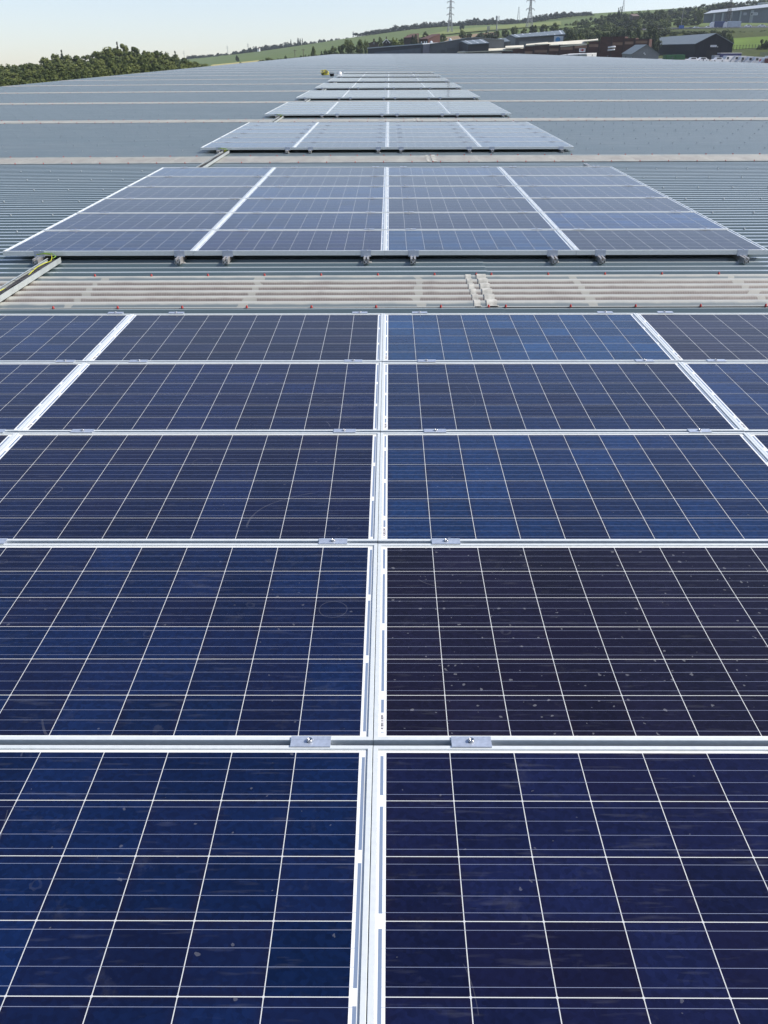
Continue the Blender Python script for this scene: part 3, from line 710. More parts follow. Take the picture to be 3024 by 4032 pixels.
# ------------------------------------------------------------------ trees
def tree_mesh(kind, seed, leaves=1500, crown_r=.5, leaf=.045, dens=1.0):
    """unit tree: height 1, crown half-width crown_r; foliage as many small faces in clumps; returns crown, trunk meshes"""
    rr = random.Random(seed); b = MB(); cl = []
    if kind == 'cone':
        for i in range(26):
            h = .16+.8*rr.random(); R = crown_r*(1-h)**.75*1.15; a = rr.uniform(0, 6.28); q = R*rr.uniform(.3, .9)
            cl.append((q*math.cos(a), q*math.sin(a), h, .05+.09*(1-h)))
        cl.append((0, 0, .95, .04))
    elif kind == 'wood':
        for i in range(30):
            u_ = rr.uniform(-1, 1); a = rr.uniform(0, 6.28); s_ = (1-abs(u_)**1.6)**.6 if u_ > 0 else (1-u_*u_)**.5; q = rr.uniform(.4, .92)
            cl.append((crown_r*.85*q*s_*math.cos(a), crown_r*.85*q*s_*math.sin(a), .54+.44*q*u_, rr.uniform(.05, .10)))
    elif kind == 'bush':
        for i in range(22):
            a = rr.uniform(0, 6.28); q = crown_r*math.sqrt(rr.random())*.75; h = .15+.65*rr.random()*(1-(q/crown_r)**2)
            cl.append((q*math.cos(a), q*math.sin(a), h, rr.uniform(.10, .17)))
    else:
        for i in range(30):
            u_ = rr.uniform(-1, 1); a = rr.uniform(0, 6.28); s_ = math.sqrt(1-u_*u_); q = rr.uniform(.45, .92)
            cl.append((crown_r*.82*q*s_*math.cos(a), crown_r*.82*q*s_*math.sin(a), .53+.40*q*u_, rr.uniform(.08, .14)))
    for i in range(leaves):
        cx, cy, cz, r = rr.choice(cl)
        d = Vector((rr.gauss(0, 1), rr.gauss(0, 1), rr.gauss(0, 1))).normalized()
        p = Vector((cx, cy, cz))+d*r*rr.uniform(.65, 1.08)
        nrm = (d+Vector((rr.uniform(-.6, .6), rr.uniform(-.6, .6), rr.uniform(-.3, .9)))).normalized()
        u_ = nrm.orthogonal().normalized(); v_ = nrm.cross(u_); a = rr.uniform(0, 6.28)
        e1 = (u_*math.cos(a)+v_*math.sin(a))*leaf*rr.uniform(.6, 1.2); e2 = (v_*math.cos(a)-u_*math.sin(a))*leaf*rr.uniform(.5, 1.)
        b.quad(p-e1, p-e2*.8, p+e1, p+e2)
    tr = MB(); tr.tube([(0, 0, -.15), (0, 0, .1), (.01, 0, .35), (0, .01, .7)], .028, 6, r2=.008)
    for i in range(6):
        cx, cy, cz, r = rr.choice(cl); tr.tube([(0, 0, cz*.55), (cx*.5, cy*.5, cz*.8), (cx, cy, cz)], .010, 4, r2=.003)
    return b, tr
PROTO = {}
def proto(key, kind, seed, matl, **kw):
    b, tr = tree_mesh(kind, seed, **kw); PROTO[key] = (b.mesh('crown_'+key, matl), tr.mesh('trunk_'+key, M_BARK))
for s in range(4):
    proto('wood%d' % s, 'wood', s, M_WOOD, crown_r=.30, leaves=1500, leaf=.034)
    proto('dark%d' % s, 'round', 20+s, M_DARK, crown_r=.5, leaves=1700, leaf=.042)
    proto('mid%d' % s, 'round', 40+s, M_MID, crown_r=.5, leaves=1700, leaf=.042)
    proto('far%d' % s, 'bush', 60+s, M_FAR, crown_r=.55, leaves=800, leaf=.06)
    proto('bush%d' % s, 'bush', 80+s, M_DARK, crown_r=.55, leaves=1000, leaf=.055)
proto('light0', 'round', 99, M_LIGHT, crown_r=.5, leaves=1500, leaf=.045)
proto('light1', 'bush', 98, M_LIGHT, crown_r=.55, leaves=1000, leaf=.055)
proto('poplar0', 'cone', 97, M_FAR, crown_r=.16, leaves=600, leaf=.03)
trr = random.Random(21)
def tree(px, pyb, pyt, wpx, Y, key, label, group=None, name='tree', cat='tree', parts=True, fit=True):
    if key[-1] not in '0123456789': key += str(trr.randrange(4))
    p = at(px, pyb, Y); top = at(px, pyt, Y); z0 = min(p.z, ground(p.x, Y)+.3) if fit else p.z
    h = top.z-z0; r0 = {'w': .30, 'd': .5, 'm': .5, 'f': .55, 'b': .55, 'l': .5, 'p': .16}[key[0]]
    wd = (at(px+wpx, pyb, Y)-p).x; sx = wd/(2*r0)
    cr, tk = PROTO[key]
    t = thing(name, label, cat, (p.x, Y, z0), trr.uniform(0, 6.28), group)
    for nm, me_ in (('crown', cr), ('trunk', tk)):
        o = link(nm, me_, t); o.scale = (sx, sx, h)
    return t
# the wood on the bank, left
SKYL = [(-60, 252), (0, 249), (54, 245), (141, 236), (200, 210), (250, 200), (304, 216), (347, 209), (396, 188), (467, 172), (521, 171), (570, 184), (624, 191), (694, 209), (760, 230), (814, 246), (850, 258)]
BOT = [(-60, 352), (0, 346), (380, 305), (700, 276), (850, 262)]
WG = 'trees of the dense wood left of the roof'
rows = 7
for r in range(rows):
    Y = 225+r*27
    px = -50+trr.uniform(0, 20)
    while px < 852:
        f = r/(rows-1)
        top = interp(SKYL, px); bot = interp(BOT, px)+8
        pt = bot+(top-bot)*(.34+.66*f)+trr.uniform(-4, 7)+(trr.uniform(-8, 0) if r == rows-1 else 0)
        hh = trr.uniform(70, 100)
        wpx = trr.uniform(62, 88)*(1-.15*f)
        tree(px, pt+hh, pt, wpx, Y+trr.uniform(-8, 8), 'wood', 'tree of the dense green wood on the bank left of the warehouse roof', WG, fit=True)
        px += trr.uniform(32, 46)
tree(6, 340, 283, 70, 205, 'light1', 'yellow-green bush at the left end of the wood', name='bush', cat='bush')
tree(1, 300, 262, 50, 330, 'mid', 'small green tree behind the yellow-green bush at the left edge')
for px, pt in ((467, 164), (250, 196), (694, 200)):
    tree(px, pt+60, pt, 16, 380, 'poplar0', 'slim tree top rising above the dense wood, left of the roof', WG, fit=True)
# ridge trees far away
RID = [(760, 230, 222), (900, 219, 205), (1000, 206, 186), (1060, 197, 174), (1150, 188, 168), (1300, 169, 155), (1400, 158, 147), (1440, 153, 144)]
RG = 'trees of the far hilltop belt'
FWV = []      # crowns of the far-off belts: one mass
def belt(px, pyb, pyt, wpx, Y, key):
    p = at(px, pyb, Y); h = at(px, pyt, Y).z-p.z; wd = (at(px+wpx, pyb, Y)-p).x; key += str(trr.randrange(4)); a = trr.uniform(0, 6.28)
    for me_ in PROTO[key]: FWV.append((me_, Matrix.Translation(p) @ Matrix.Rotation(a, 4, 'Z') @ Matrix.Diagonal((wd/1.1, wd/1.1, h, 1))))
px = 745
while px < 1432:
    tab_b = [(a, b_) for a, b_, c in RID]; tab_t = [(a, c) for a, b_, c in RID]
    pb, pt = interp(tab_b, px), interp(tab_t, px)
    for k in range(2):
        belt(px+trr.uniform(-6, 6), pb+4+k*3, pt-6+trr.uniform(-4, 5)+k*8, trr.uniform(26, 40), 1330-k*50, 'far')
    px += 19
for px, pt in ((1146, 154), (1173, 149), (1177, 150), (1183, 151), (1191, 150)):
    tree(px, 175, pt, 6, 1360, 'poplar0', 'slim poplar poking out of the hilltop tree belt', RG)
RID2 = [(1405, 138, 128), (1500, 128, 112), (1600, 113, 94), (1700, 107, 82), (1800, 101, 80), (1860, 96, 68), (1960, 92, 72), (2050, 88, 75), (2120, 80, 55), (2200, 66, 46), (2260, 60, 42), (2330, 56, 42)]
px = 1408
while px < 2330:
    pb = interp([(a, b_) for a, b_, c in RID2], px); pt = interp([(a, c) for a, b_, c in RID2], px)
    if not 1507 < px < 1520:
        belt(px, pb+4, pt-4+trr.uniform(-4, 6), trr.uniform(30, 46), 1230, 'far')
        belt(px+9, pb+5, pt+9+trr.uniform(-3, 4), trr.uniform(28, 40), 1200, 'far')
    px += 19
V, FF, MI = [], [], []
for me_, M in FWV:
    n = len(V); V += [tuple(M @ v.co) for v in me_.vertices]; FF += [tuple(n+i for i in f.vertices) for f in me_.polygons]; MI += [0 if me_.name.startswith('crown') else 1]*len(me_.polygons)
me = bpy.data.meshes.new('far_wood'); me.from_pydata(V, [], FF); me.materials.append(M_FAR); me.materials.append(M_BARK); me.polygons.foreach_set('material_index', MI)
tag(link('far_wood', me), 'blue-green belt of far-off woodland along the crest of the hill', 'wood', kind='stuff')
tree(1819, 110, 88, 24, 1000, 'far', 'lone round tree in the field right of the tall pylon')
tree(935, 238, 212, 19, 800, 'far', 'lone tall tree standing in the middle of the sloping field')
tree(788, 232, 214, 18, 1300, 'far', 'left one of two small trees at the foot of the hilltop belt'); tree(810, 230, 215, 14, 1300, 'far', 'right one of two small trees at the foot of the hilltop belt')
# hedge-side trees just beyond the far end of the roof
for px, w_, pt, k, lab in ((946, 30, 243, 'bush', 'low dark bush in the wheat behind the roof end'), (1030, 46, 229, 'bush', 'wide dark bush at the left of the far hedge'), (1062, 50, 222, 'mid', 'olive bush behind the dark hedge'), (1095, 22, 224, 'bush', 'small round bush near the far hedge'),
                      (1125, 16, 216, 'mid', 'thin upright bush in the hedge'), (1233, 28, 178, 'mid', 'tall tree with an open crown behind the roof end'), (1266, 18, 192, 'bush', 'small pointed tree in the hedge'), (1310, 44, 180, 'mid', 'broad tree in the hedge left of the big pair'),
                      (1283, 22, 192, 'mid', 'short light tree in the hedge'), (1374, 62, 143, 'mid', 'big round tree, left of the big pair'), (1415, 48, 150, 'mid', 'big round tree, right of the big pair'), (1440, 26, 153, 'mid', 'narrow tree beside the big pair'),
                      (1345, 34, 165, 'mid', 'lower tree leaning on the big pair')):
    tree(px, interp([(900, 262), (1255, 222), (1500, 222)], px), pt, w_, 470, k, lab)
HG = 'shrubs of the dark hedge behind the roof end'
for i in range(30):
    px = 1110+i*12+trr.uniform(-4, 4); tree(px, interp([(1000, 246), (1255, 224), (1500, 224)], px), interp([(1100, 222), (1200, 210), (1300, 200), (1480, 196)], px)+trr.uniform(-5, 4), 22, 450+trr.uniform(-8, 8), 'bush', 'dark shrub of the hedge beyond the end of the roof', HG, name='shrub', cat='shrub')
# village trees between the houses
for px, w_, pb, pt, k, lab in ((1500, 30, 185, 142, 'mid', 'round tree behind the dark gabled house'), (1530, 26, 185, 150, 'dark', 'dark tree right of the gabled house'), (1555, 34, 182, 138, 'light0', 'pale green tree between the houses'), (1580, 34, 182, 150, 'mid', 'green tree between the houses, low and wide'), (1570, 60, 182, 153, 'light0', 'wide yellow-green tree in front of the houses'),
                         (1632, 40, 180, 126, 'dark', 'dark tree left of the red brick house'), (1612, 36, 180, 134, 'mid', 'green tree behind the dark village tree'), (1677, 42, 176, 118, 'dark', 'tall dark tree behind the red brick house'), (1698, 22, 176, 136, 'dark', 'dark tree right of the red brick house'),
                         (1744, 46, 168, 132, 'mid', 'lone round green tree left of the big pylon'), (1822, 38, 158, 113, 'mid', 'large tree right of the big pylon'), (1846, 30, 158, 126, 'dark', 'smaller dark tree beside the large one'), (1468, 26, 196, 160, 'dark', 'dark tree beside the thatched-looking house'), (1885, 70, 146, 122, 'far', 'bluish copse behind the grey warehouse'), (1940, 60, 146, 116, 'far', 'bluish copse below the mast'),
                         (1918, 30, 152, 118, 'dark', 'dark round tree above the grey roofs'), (1955, 34, 150, 117, 'dark', 'dark round tree at the foot of the mast'), (1988, 36, 148, 110, 'dark', 'dark round tree right of the mast'), (2025, 40, 146, 100, 'mid', 'big green tree above the long roof'), (2062, 30, 144, 108, 'mid', 'small green tree above the long roof'),
                         (2098, 42, 142, 94, 'dark', 'big dark tree under the right pylon'), (2140, 44, 140, 92, 'dark', 'dark tree right of the right pylon'), (2180, 50, 136, 88, 'mid', 'broad green tree above the end of the long roof')):
    tree(px, pb+ (8 if px in (1555, 1570, 1632, 1580) else 0), pt, w_, 452 if px in (1555, 1570, 1632, 1580) else 560, k, lab)
for i in range(16):
    px = 1446+i*19+trr.uniform(-5, 5); tree(px, 186-i*.8, interp([(1446, 166), (1560, 154), (1730, 146)], px)+trr.uniform(-6, 5), 30, 500+trr.uniform(-6, 30), trr.choice(['mid', 'dark']), 'green tree filling the gap between the village houses', 'garden trees of the village')
# the tree-covered hill, right
for i in range(10):
    px = 2246+i*36+trr.uniform(-8, 8); tree(px, 176, interp([(2200, 122), (2380, 112), (2600, 118)], px)+trr.uniform(-8, 8), trr.uniform(56, 74), 436+trr.uniform(-8, 20), trr.choice(['mid', 'dark', 'dark']), 'leafy tree close behind the stepped brown building', 'trees right behind the brown building')
TG = 'trees of the wooded slope right of centre'
TOPS = [(2200, 82), (2260, 66), (2330, 52), (2400, 38), (2470, 30), (2520, 28), (2600, 26), (2700, 14), (2800, 6), (2900, -4), (3040, -14)]
hr = random.Random(4)
for r in range(6):
    px = 2195+hr.uniform(0, 20)
    while px < 2630:
        f = r/5; top = interp(TOPS, px)+ (14 if px < 2600 else 8); pt = 118+(top-118)*f+hr.uniform(-8, 8)
        Y = 540+r*55
        k = hr.choice(['dark', 'dark', 'mid', 'mid', 'light0' if hr.random() < .3 else 'mid'])
        tree(px, pt+hr.uniform(48, 62), pt, hr.uniform(62, 88)*(1-.3*f), Y, k, 'leafy tree of the wooded slope behind the stepped brown building', TG)
        px += hr.uniform(25, 38)
for r in range(4):
    px = 2600
    while px < 3060:
        if r < 2 and px > 2755: break
        top = interp(TOPS, px); pt = [80, 62, 38, 12][r]*(1-.0)+(top-14)*.35+hr.uniform(-7, 7)
        if r == 3: pt = top+hr.uniform(-2, 12)
        tree(px, pt+hr.uniform(40, 52), pt, hr.uniform(50, 80), [700, 800, 880, 980][r], hr.choice(['dark', 'mid', 'mid', 'far']), 'tree of the upper slope above the motorway', 'trees above the motorway')
        px += hr.uniform(26, 40)
for px, w_, pb, pt, Y, k, lab in ((2560, 70, 146, 78, 480, 'dark', 'large near-black tree left of the blue road sign'), (2510, 44, 148, 92, 470, 'dark', 'dark tree between the brown building and the road'), (2445, 46, 152, 112, 440, 'light0', 'light green rounded tree above the brown building'), (2495, 26, 152, 134, 440, 'light0', 'small pale bush peeping over the dark shed roof'), (2675, 56, 114, 72, 660, 'mid', 'pale green tree beside the lamp column'),
                            (2750, 40, 106, 32, 700, 'mid', 'tall pale tree at the left end of the hilltop warehouse'), (2845, 46, 150, 112, 470, 'dark', 'dark tree behind the shed gable, left'), (2868, 34, 158, 118, 465, 'mid', 'tree behind the shed gable, right'), (2880, 24, 170, 138, 455, 'mid', 'small bush at the corner of the green field'),
                            (3000, 46, 216, 148, 400, 'dark', 'large dark tree at the right edge behind the parked vans'), (3022, 50, 214, 158, 395, 'dark', 'dark tree cut by the right edge of the photo'), (2985, 34, 220, 178, 395, 'dark', 'low dark bush left of the large dark tree'), (2858, 60, 62, 2, 900, 'dark', 'tall tree behind the hilltop warehouse, left'), (3000, 60, 50, -8, 900, 'mid', 'tall tree behind the hilltop warehouse, right')):
    tree(px, pb, pt, w_, Y, k, lab)
for i in range(44):
    px = 2600+i*10; tree(px, interp([(2600, 142), (3040, 144)], px), interp([(2600, 120), (3040, 114)], px)+hr.uniform(-3, 9), 40, 545+hr.uniform(-10, 10), hr.choice(['bush', 'mid']), 'shrub on the grassy embankment below the motorway', 'shrubs on the embankment', name='shrub', cat='shrub')
for i in range(9):
    px = 2886+i*15; tree(px, 208, 192+hr.uniform(-3, 3), 24, 405, 'bush', 'dark shrub of the low hedge below the green field', 'shrubs below the field', name='shrub', cat='shrub')

# ------------------------------------------------------------------ buildings
def build_shed(name, label, px, pyb, Y, phi, W, L, he, hr_, wallm, roofm, cat='warehouse', over=.3, drop=3):
    """corner at pixel (near-left base); gable of width W runs along phi, length L runs away; heights of eaves and ridge above the base"""
    p = at(px, pyb, Y); t = thing(name, label, cat, p, phi)
    b = MB(); b.prism([(0, -drop), (W, -drop), (W, he), (W/2, hr_), (0, he)], 0, L); b.obj('wall', wallm, t)
    b = MB(); th = .18
    for sx in (0, 1):
        x0, x1 = (-over, W/2) if not sx else (W+over, W/2)
        dz = (hr_-he)/(W/2)*over
        q = [(x0, he-dz+.02), (x1, hr_+.02), (x1, hr_+.02+th), (x0, he-dz+.02+th)]
        b.prism(q if not sx else q[::-1], -over, L+over)
    b.obj('roof', roofm, t); return t, p
def sub(t, name, m, *boxes):
    b = MB()
    for q in boxes: b.box(*q)
    return b.obj(name, m, t)
M_DKCL = mat('charcoal_cladding', (.013, .015, .021), .75, nz=(1.2, .25, (1, 1, .1)), spec=.2)
M_GRROOF = mat('grey_fibre_roof', (.15, .18, .19), .6, nz=(.6, .12, (.3, 1, 1)))
M_GREYW = mat('grey_cladding', (.10, .112, .12), .6, nz=(.8, .1))
M_STEELR = mat('blue_grey_roof', (.12, .15, .17), .65, nz=(.3, .1))
M_WINDK = mat('dark_glass', (.02, .025, .03), .1)
M_CREAM = mat('cream_roof', (.56, .53, .42), .7, nz=(.25, .12, (1, .3, 1)))
M_BRICK = mat('dark_red_brick', (.055, .022, .016), .9, nz=(.5, .3, (1, 1, 3)))
M_BAND = mat('pale_band', (.20, .12, .08), .85, nz=(.4, .2))
M_GREENC = mat('green_container', (.03, .13, .04), .5)
def yw(px, Y, dpx): return (at(px+dpx, 200, Y)-at(px, 200, Y)).x
def hz(px, Y, dpy): return (at(px, 200-dpy, Y)-at(px, 200, Y)).z
# charcoal shed
Y = 365; Wd = yw(2731, Y, 141)
t, p = build_shed('charcoal_shed', 'large charcoal shed with grey roof, dark roller door and white sign', 2731, 238, Y, math.radians(-7), Wd, 140, hz(2731, Y, 66), hz(2731, Y, 106), M_DKCL, M_GRROOF)
s = Wd/146
sub(t, 'roller_door', mat('door_black', (.006, .006, .008), .7), (46*s, 84*s, -.08, -.0, -1, hz(2731, Y, 40)))
sg = sub(t, 'sign', mat('sign_white', (.75, .76, .78), .5), (58*s, 82*s, -.25, -.12, hz(2731, Y, 53), hz(2731, Y, 61)))
sub(sg, 'sign_lettering', mat('sign_grey', (.12, .13, .2), .6), *[((61+k*2.6)*s, (62.6+k*2.6)*s, -.28, -.255, hz(2731, Y, 55.5), hz(2731, Y, 58.8)) for k in range(7)])
sub(t, 'lamp', M_WHITE, (85*s, 87.5*s, -.6, -.1, hz(2731, Y, 52), hz(2731, Y, 55)))
sub(t, 'base_course', M_BRICK, (.0, 45*s, -.1, -.0, -2, hz(2731, Y, 9)))
# small grey shed
Y = 318; Wd = yw(2485, Y, 102)
t, p = build_shed('grey_shed', 'small pale grey shed with a grey roof in front of the brown building', 2486, 245, Y, math.radians(-8), Wd, 34, hz(2486, Y, 32), hz(2486, Y, 68), mat('pale_grey_render', (.17, .18, .19), .7, nz=(1, .1)), mat('slate_roof', (.12, .15, .16), .6, nz=(.8, .15)))
sub(t, 'lamp', M_WHITE, (Wd*.42, Wd*.46, -.4, -.02, hz(2486, Y, 34), hz(2486, Y, 38)), (Wd*.47, Wd*.49, -.5, -.02, hz(2486, Y, 28), hz(2486, Y, 34)))
# green containers
for i, (px, lab) in enumerate(((2620, 'left of the two green containers by the charcoal shed'), (2658, 'right of the two green containers by the charcoal shed'))):
    p = at(px, 246, 352); w_ = yw(px, 352, 36); h = hz(px, 352, 30 + i)
    t = thing('container', lab, 'container', p, math.radians(-4), 'green containers')
    sub(t, 'box', M_GREENC, (0, w_, 0, 6, -2, h)); sub(t, 'rib', mat('green_rib', (.02, .09, .03), .5), *[(k*w_/6+.1, k*w_/6+.2, -.06, -.0, -1.5, h-.15) for k in range(6)])
# brown stepped building
segs = [(1973, 2017, 205), (2017, 2062, 191), (2062, 2100, 182), (2100, 2157, 174), (2157, 2201, 177), (2201, 2256, 181), (2256, 2311, 175), (2311, 2355, 163), (2355, 2402, 145), (2402, 2449, 144), (2449, 2491, 150), (2491, 2545, 154)]
def fY(px): return 394+(px-1973)/(2545-1973)*(-20)
base = at(2256, 250, fY(2256))
t = thing('brown_workshop', 'long dark brown brick workshop with a stepped parapet and cream roofs', 'workshop', base)
wb = MB(); M_PIER = mat('pier_brick', (.035, .015, .012), .85)
for a, b_, top in segs:
    A, B = at(a, 260, fY(a)), at(b_, 260, fY(b_)); zt = at((a+b_)/2, top, fY((a+b_)/2)).z; z0 = A.z-6
    A, B = A-base, B-base; zt -= base.z; z0 -= base.z
    d = (B-A); d.z = 0; Ln = d.length; ang = math.atan2(d.y, d.x)
    M = Matrix.Translation((A.x, A.y, 0)) @ Matrix.Rotation(ang, 4, 'Z')
    wb.box(0, Ln-.002, 0, 8, z0, zt, 0, M); MB().box(Ln-.6, Ln-.1, -.25, -.003, z0, zt+.1, 0, M).obj('pier', M_PIER, t)
    if a >= 2062 and a != 2355:
        y0, y1 = interp([(2062, 211), (2340, 181), (2545, 166)], a), interp([(2062, 211), (2340, 181), (2545, 166)], b_)
        zb = at((a+b_)/2, (y0+y1)/2+3, fY((a+b_)/2)).z-base.z
        MB().box(.1, Ln-.7, -.05, -.003, zb, zb+.9, 0, M).obj('brick_band', M_BAND, t)
wb.obj('wall', M_BRICK, t)
def slab(t, base, quad, m, name='roof', th=.3):
    b = MB(); q = [at(*c)-base for c in quad]
    lo = [v-Vector((0, 0, th)) for v in q]
    b.quad(*q); b.quad(*lo[::-1])
    for i in range(4): j = (i+1) % 4; b.quad(q[i], lo[i], lo[j], q[j])
    return b.obj(name, m, t)
def cream(a, b_, c, d, k=18):      # (px, py) near-left, near-right, far-right, far-left
    slab(t, base, ((*a, fY(a[0])+.1), (*b_, fY(b_[0])+.1), (*c, fY(c[0])+k), (*d, fY(d[0])+k)), M_CREAM)
cream((1790, 214), (1975, 206), (2017, 197), (1850, 201), 12); cream((1800, 205), (2017, 196), (2062, 187), (1870, 192), 26)
cream((1990, 188), (2062, 186), (2062, 177), (1990, 181)); cream((2070, 178), (2157, 172), (2157, 165), (2072, 173))
cream((2157, 177), (2311, 171), (2311, 156), (2157, 167)); cream((2201, 182), (2311, 174), (2311, 168), (2201, 176), 6); cream((2300, 162), (2355, 157), (2355, 152), (2300, 158), 10)
# sign, pipes and roof lamp on it
A = at(2280, 205, fY(2280)-.6)-base; w_ = yw(2280, 384, 24); h = hz(2280, 384, 14)
sg = sub(t, 'sign', mat('board_white', (.72, .73, .75), .5), (A.x, A.x+w_, A.y-.1, A.y+.1, A.z, A.z+h))
b = MB(); b.lathe([(.33*h, -.02), (.30*h, .02)], 16, (A.x+w_*.5, A.y-.14, A.z+h*.55), axis='y'); 
for k in (.25, .75): b.lathe([(.2*h, -.02), (.18*h, .02)], 12, (A.x+w_*k, A.y-.13, A.z+h*.6), axis='y')
b.obj('sign_emblem', mat('sign_red', (.32, .03, .03), .5), sg)
for pa, pb, r in (((2395, 187), (2422, 184), 1.0), ((2393, 198), (2420, 195), .8)):
    q0, q1 = at(*pa, fY(pa[0])-2.2)-base, at(*pb, fY(pb[0])-3.2)-base
    MB().tube([q0, q1], .32*r, 10).obj('flue_pipe', mat('flue_white', (.7, .7, .72), .4) if r == 1 else bpy.data.materials['flue_white'], t, True)
# grey roof slice to the right of the steps
# long blue-black shed with a pale roof edge
def long_box(name, label, quads, cat='warehouse'):
    base = at(*quads[0][1][0]); t = thing(name, label, cat, base)
    for nm, q, m, th in quads: slab(t, base, q, m, nm, th)
    return t
def block(name, label, pl, pr, Yl, Yr, ytl, ytr, yb, m, depth=14, cat='warehouse', roof=None, rise=(0, 0), back=None):
    """a long building whose front wall runs from pixel pl to pr, with top lines ytl, ytr"""
    A, B = at(pl, ytl, Yl), at(pr, ytr, Yr); z0 = at(pl, yb, Yl).z-4
    base = Vector((A.x, A.y, z0)); t = thing(name, label, cat, base)
    d = Vector((B.x-A.x, B.y-A.y, 0)); n = Vector((-d.y, d.x, 0)).normalized()*depth
    P = [Vector((0, 0, 0)), d, d+n, n]; zt = [A.z-z0, B.z-z0, B.z-z0, A.z-z0]
    b = MB(); T = [P[i]+Vector((0, 0, zt[i])) for i in range(4)]
    b.quad(*T); 
    for i in range(4): j = (i+1) % 4; b.quad(P[i], P[j], T[j], T[i])
    b.obj('wall', m, t)
    if roof:
        e = n.normalized()*(-.5); up0 = Vector((0, 0, .05))
        r0, r1, r2, r3 = T[0]+e+up0, T[1]+e+up0, T[2]+Vector((0, 0, rise[1])), T[3]+Vector((0, 0, rise[0]))
        b = MB(); q = [r0, r1, r2, r3]; hi = [v+Vector((0, 0, .35)) for v in q]
        b.quad(*hi); b.quad(*q[::-1])
        for i in range(4): j = (i+1) % 4; b.quad(q[i], q[j], hi[j], hi[i])
        b.obj('roof', roof, t)
        b = MB(); b.tri(T[1], T[2], r2); b.tri(T[0], r3, T[3]); b.quad(T[3], r3, r2, T[2]); b.obj('gable', m, t)
    return t, base, d, n, T
M_NAVY = mat('navy_cladding', (.020, .028, .050), .5, nz=(.5, .2)); M_SLATEB = mat('slate_blue_cladding', (.065, .085, .12), .5, nz=(.5, .15)); M_EDGE = mat('pale_roof_edge', (.42, .46, .50), .5)
t, base, d, n, T = block('navy_shed', 'long low navy shed with a thin pale roof edge beyond the roof end', 1448, 1666, 430, 415, 192, 175, 225, M_NAVY, 16, roof=M_EDGE, rise=(.5, .5))
h0 = T[0].z
b = MB(); e = n.normalized()*(-.12)
q0, q1 = d*.12, d*.96
b.quad(q0+e, q1+e, q1+e+Vector((0, 0, T[1].z-hz(1666, 415, 14))), q0+e+Vector((0, 0, h0-hz(1448, 430, 14)))); 
b.quad(q1+e*.1, q0+e*.1, q0+e*.1+Vector((0, 0, h0-hz(1448, 430, 14))), q1+e*.1+Vector((0, 0, T[1].z-hz(1666, 415, 14))))
b.obj('lower_cladding', M_SLATEB, t)
# grey warehouse behind the roof end (broad low gable)
A = at(1680, 176, 420); z0 = at(1680, 240, 420).z
t = thing('grey_warehouse', 'big grey warehouse with a broad low-pitched roof behind the roof end', 'warehouse', (A.x, A.y, z0))
pts = [(1680, 176), (1745, 168), (1840, 151), (1870, 149), (1985, 158)]
def fpt(px, py, Y): q = at(px, py, Y); return (q.x-A.x, q.z-z0)
poly = [fpt(1680, 240, 420)]+[fpt(*q, 420) for q in pts]+[fpt(1985, 240, 420)]
b = MB(); b.prism(poly, 0, 40); b.obj('wall', M_GREYW, t)
b = MB()
for (a, c), (e_, g_) in zip(pts[:-1], pts[1:]):
    (x0, z_0), (x1, z_1) = fpt(a, c, 420), fpt(e_, g_, 420)
    b.prism([(x0, z_0+.01), (x1, z_1+.01), (x1, z_1+.26), (x0, z_0+.26)], -.5, 41)
b.obj('roof', M_GRROOF, t)
for q in ((1735, 196, 1752, 225), (1760, 188, 1790, 200)):
    (x0, z1), (x1, z_0) = fpt(q[0], q[1], 420), fpt(q[2], q[3], 420); sub(t, 'door', mat('steel_door', (.075, .085, .09), .6), (x0, x1, -.09, -.0, z_0, z1))
for px, py in ((1776, 166), (1700, 176)):
    x0, z_ = fpt(px, py, 420); MB().lathe([(.6, 0), (.6, .5), (.2, .9)], 8, (x0, 6, z_+.6)).obj('roof_vent', M_EDGE, t)
# dark gabled shed with rooflights, and the long one behind
def rooflit(name, label, gp, Y, phi, Wpx, L, he, hr_, wallm, lights, cat='warehouse'):
    Wd = yw(gp[0], Y, Wpx); t, p = build_shed(name, label, gp[0], gp[1], Y, phi, Wd, L, he, hr_, wallm, M_STEELR, cat)
    sl = (hr_-he)/(Wd/2)
    for s_ in (0, 1):
        for k in lights:
            y0 = L*k; b = MB()
            xa, xb = (.4, Wd/2-.4) if s_ == 0 else (Wd-.4, Wd/2+.4)
            za, zb = he+sl*(xa if s_ == 0 else Wd-xa)+.22, hr_-sl*.4+.22
            b.quad((xa, y0, za), (xb, y0, zb), (xb, y0+1.6, zb), (xa, y0+1.6, za)); b.quad((xa, y0+1.6, za-.03), (xb, y0+1.6, zb-.03), (xb, y0, zb-.03), (xa, y0, za-.03))
            b.obj('rooflight', M_EDGE, t)
    return t
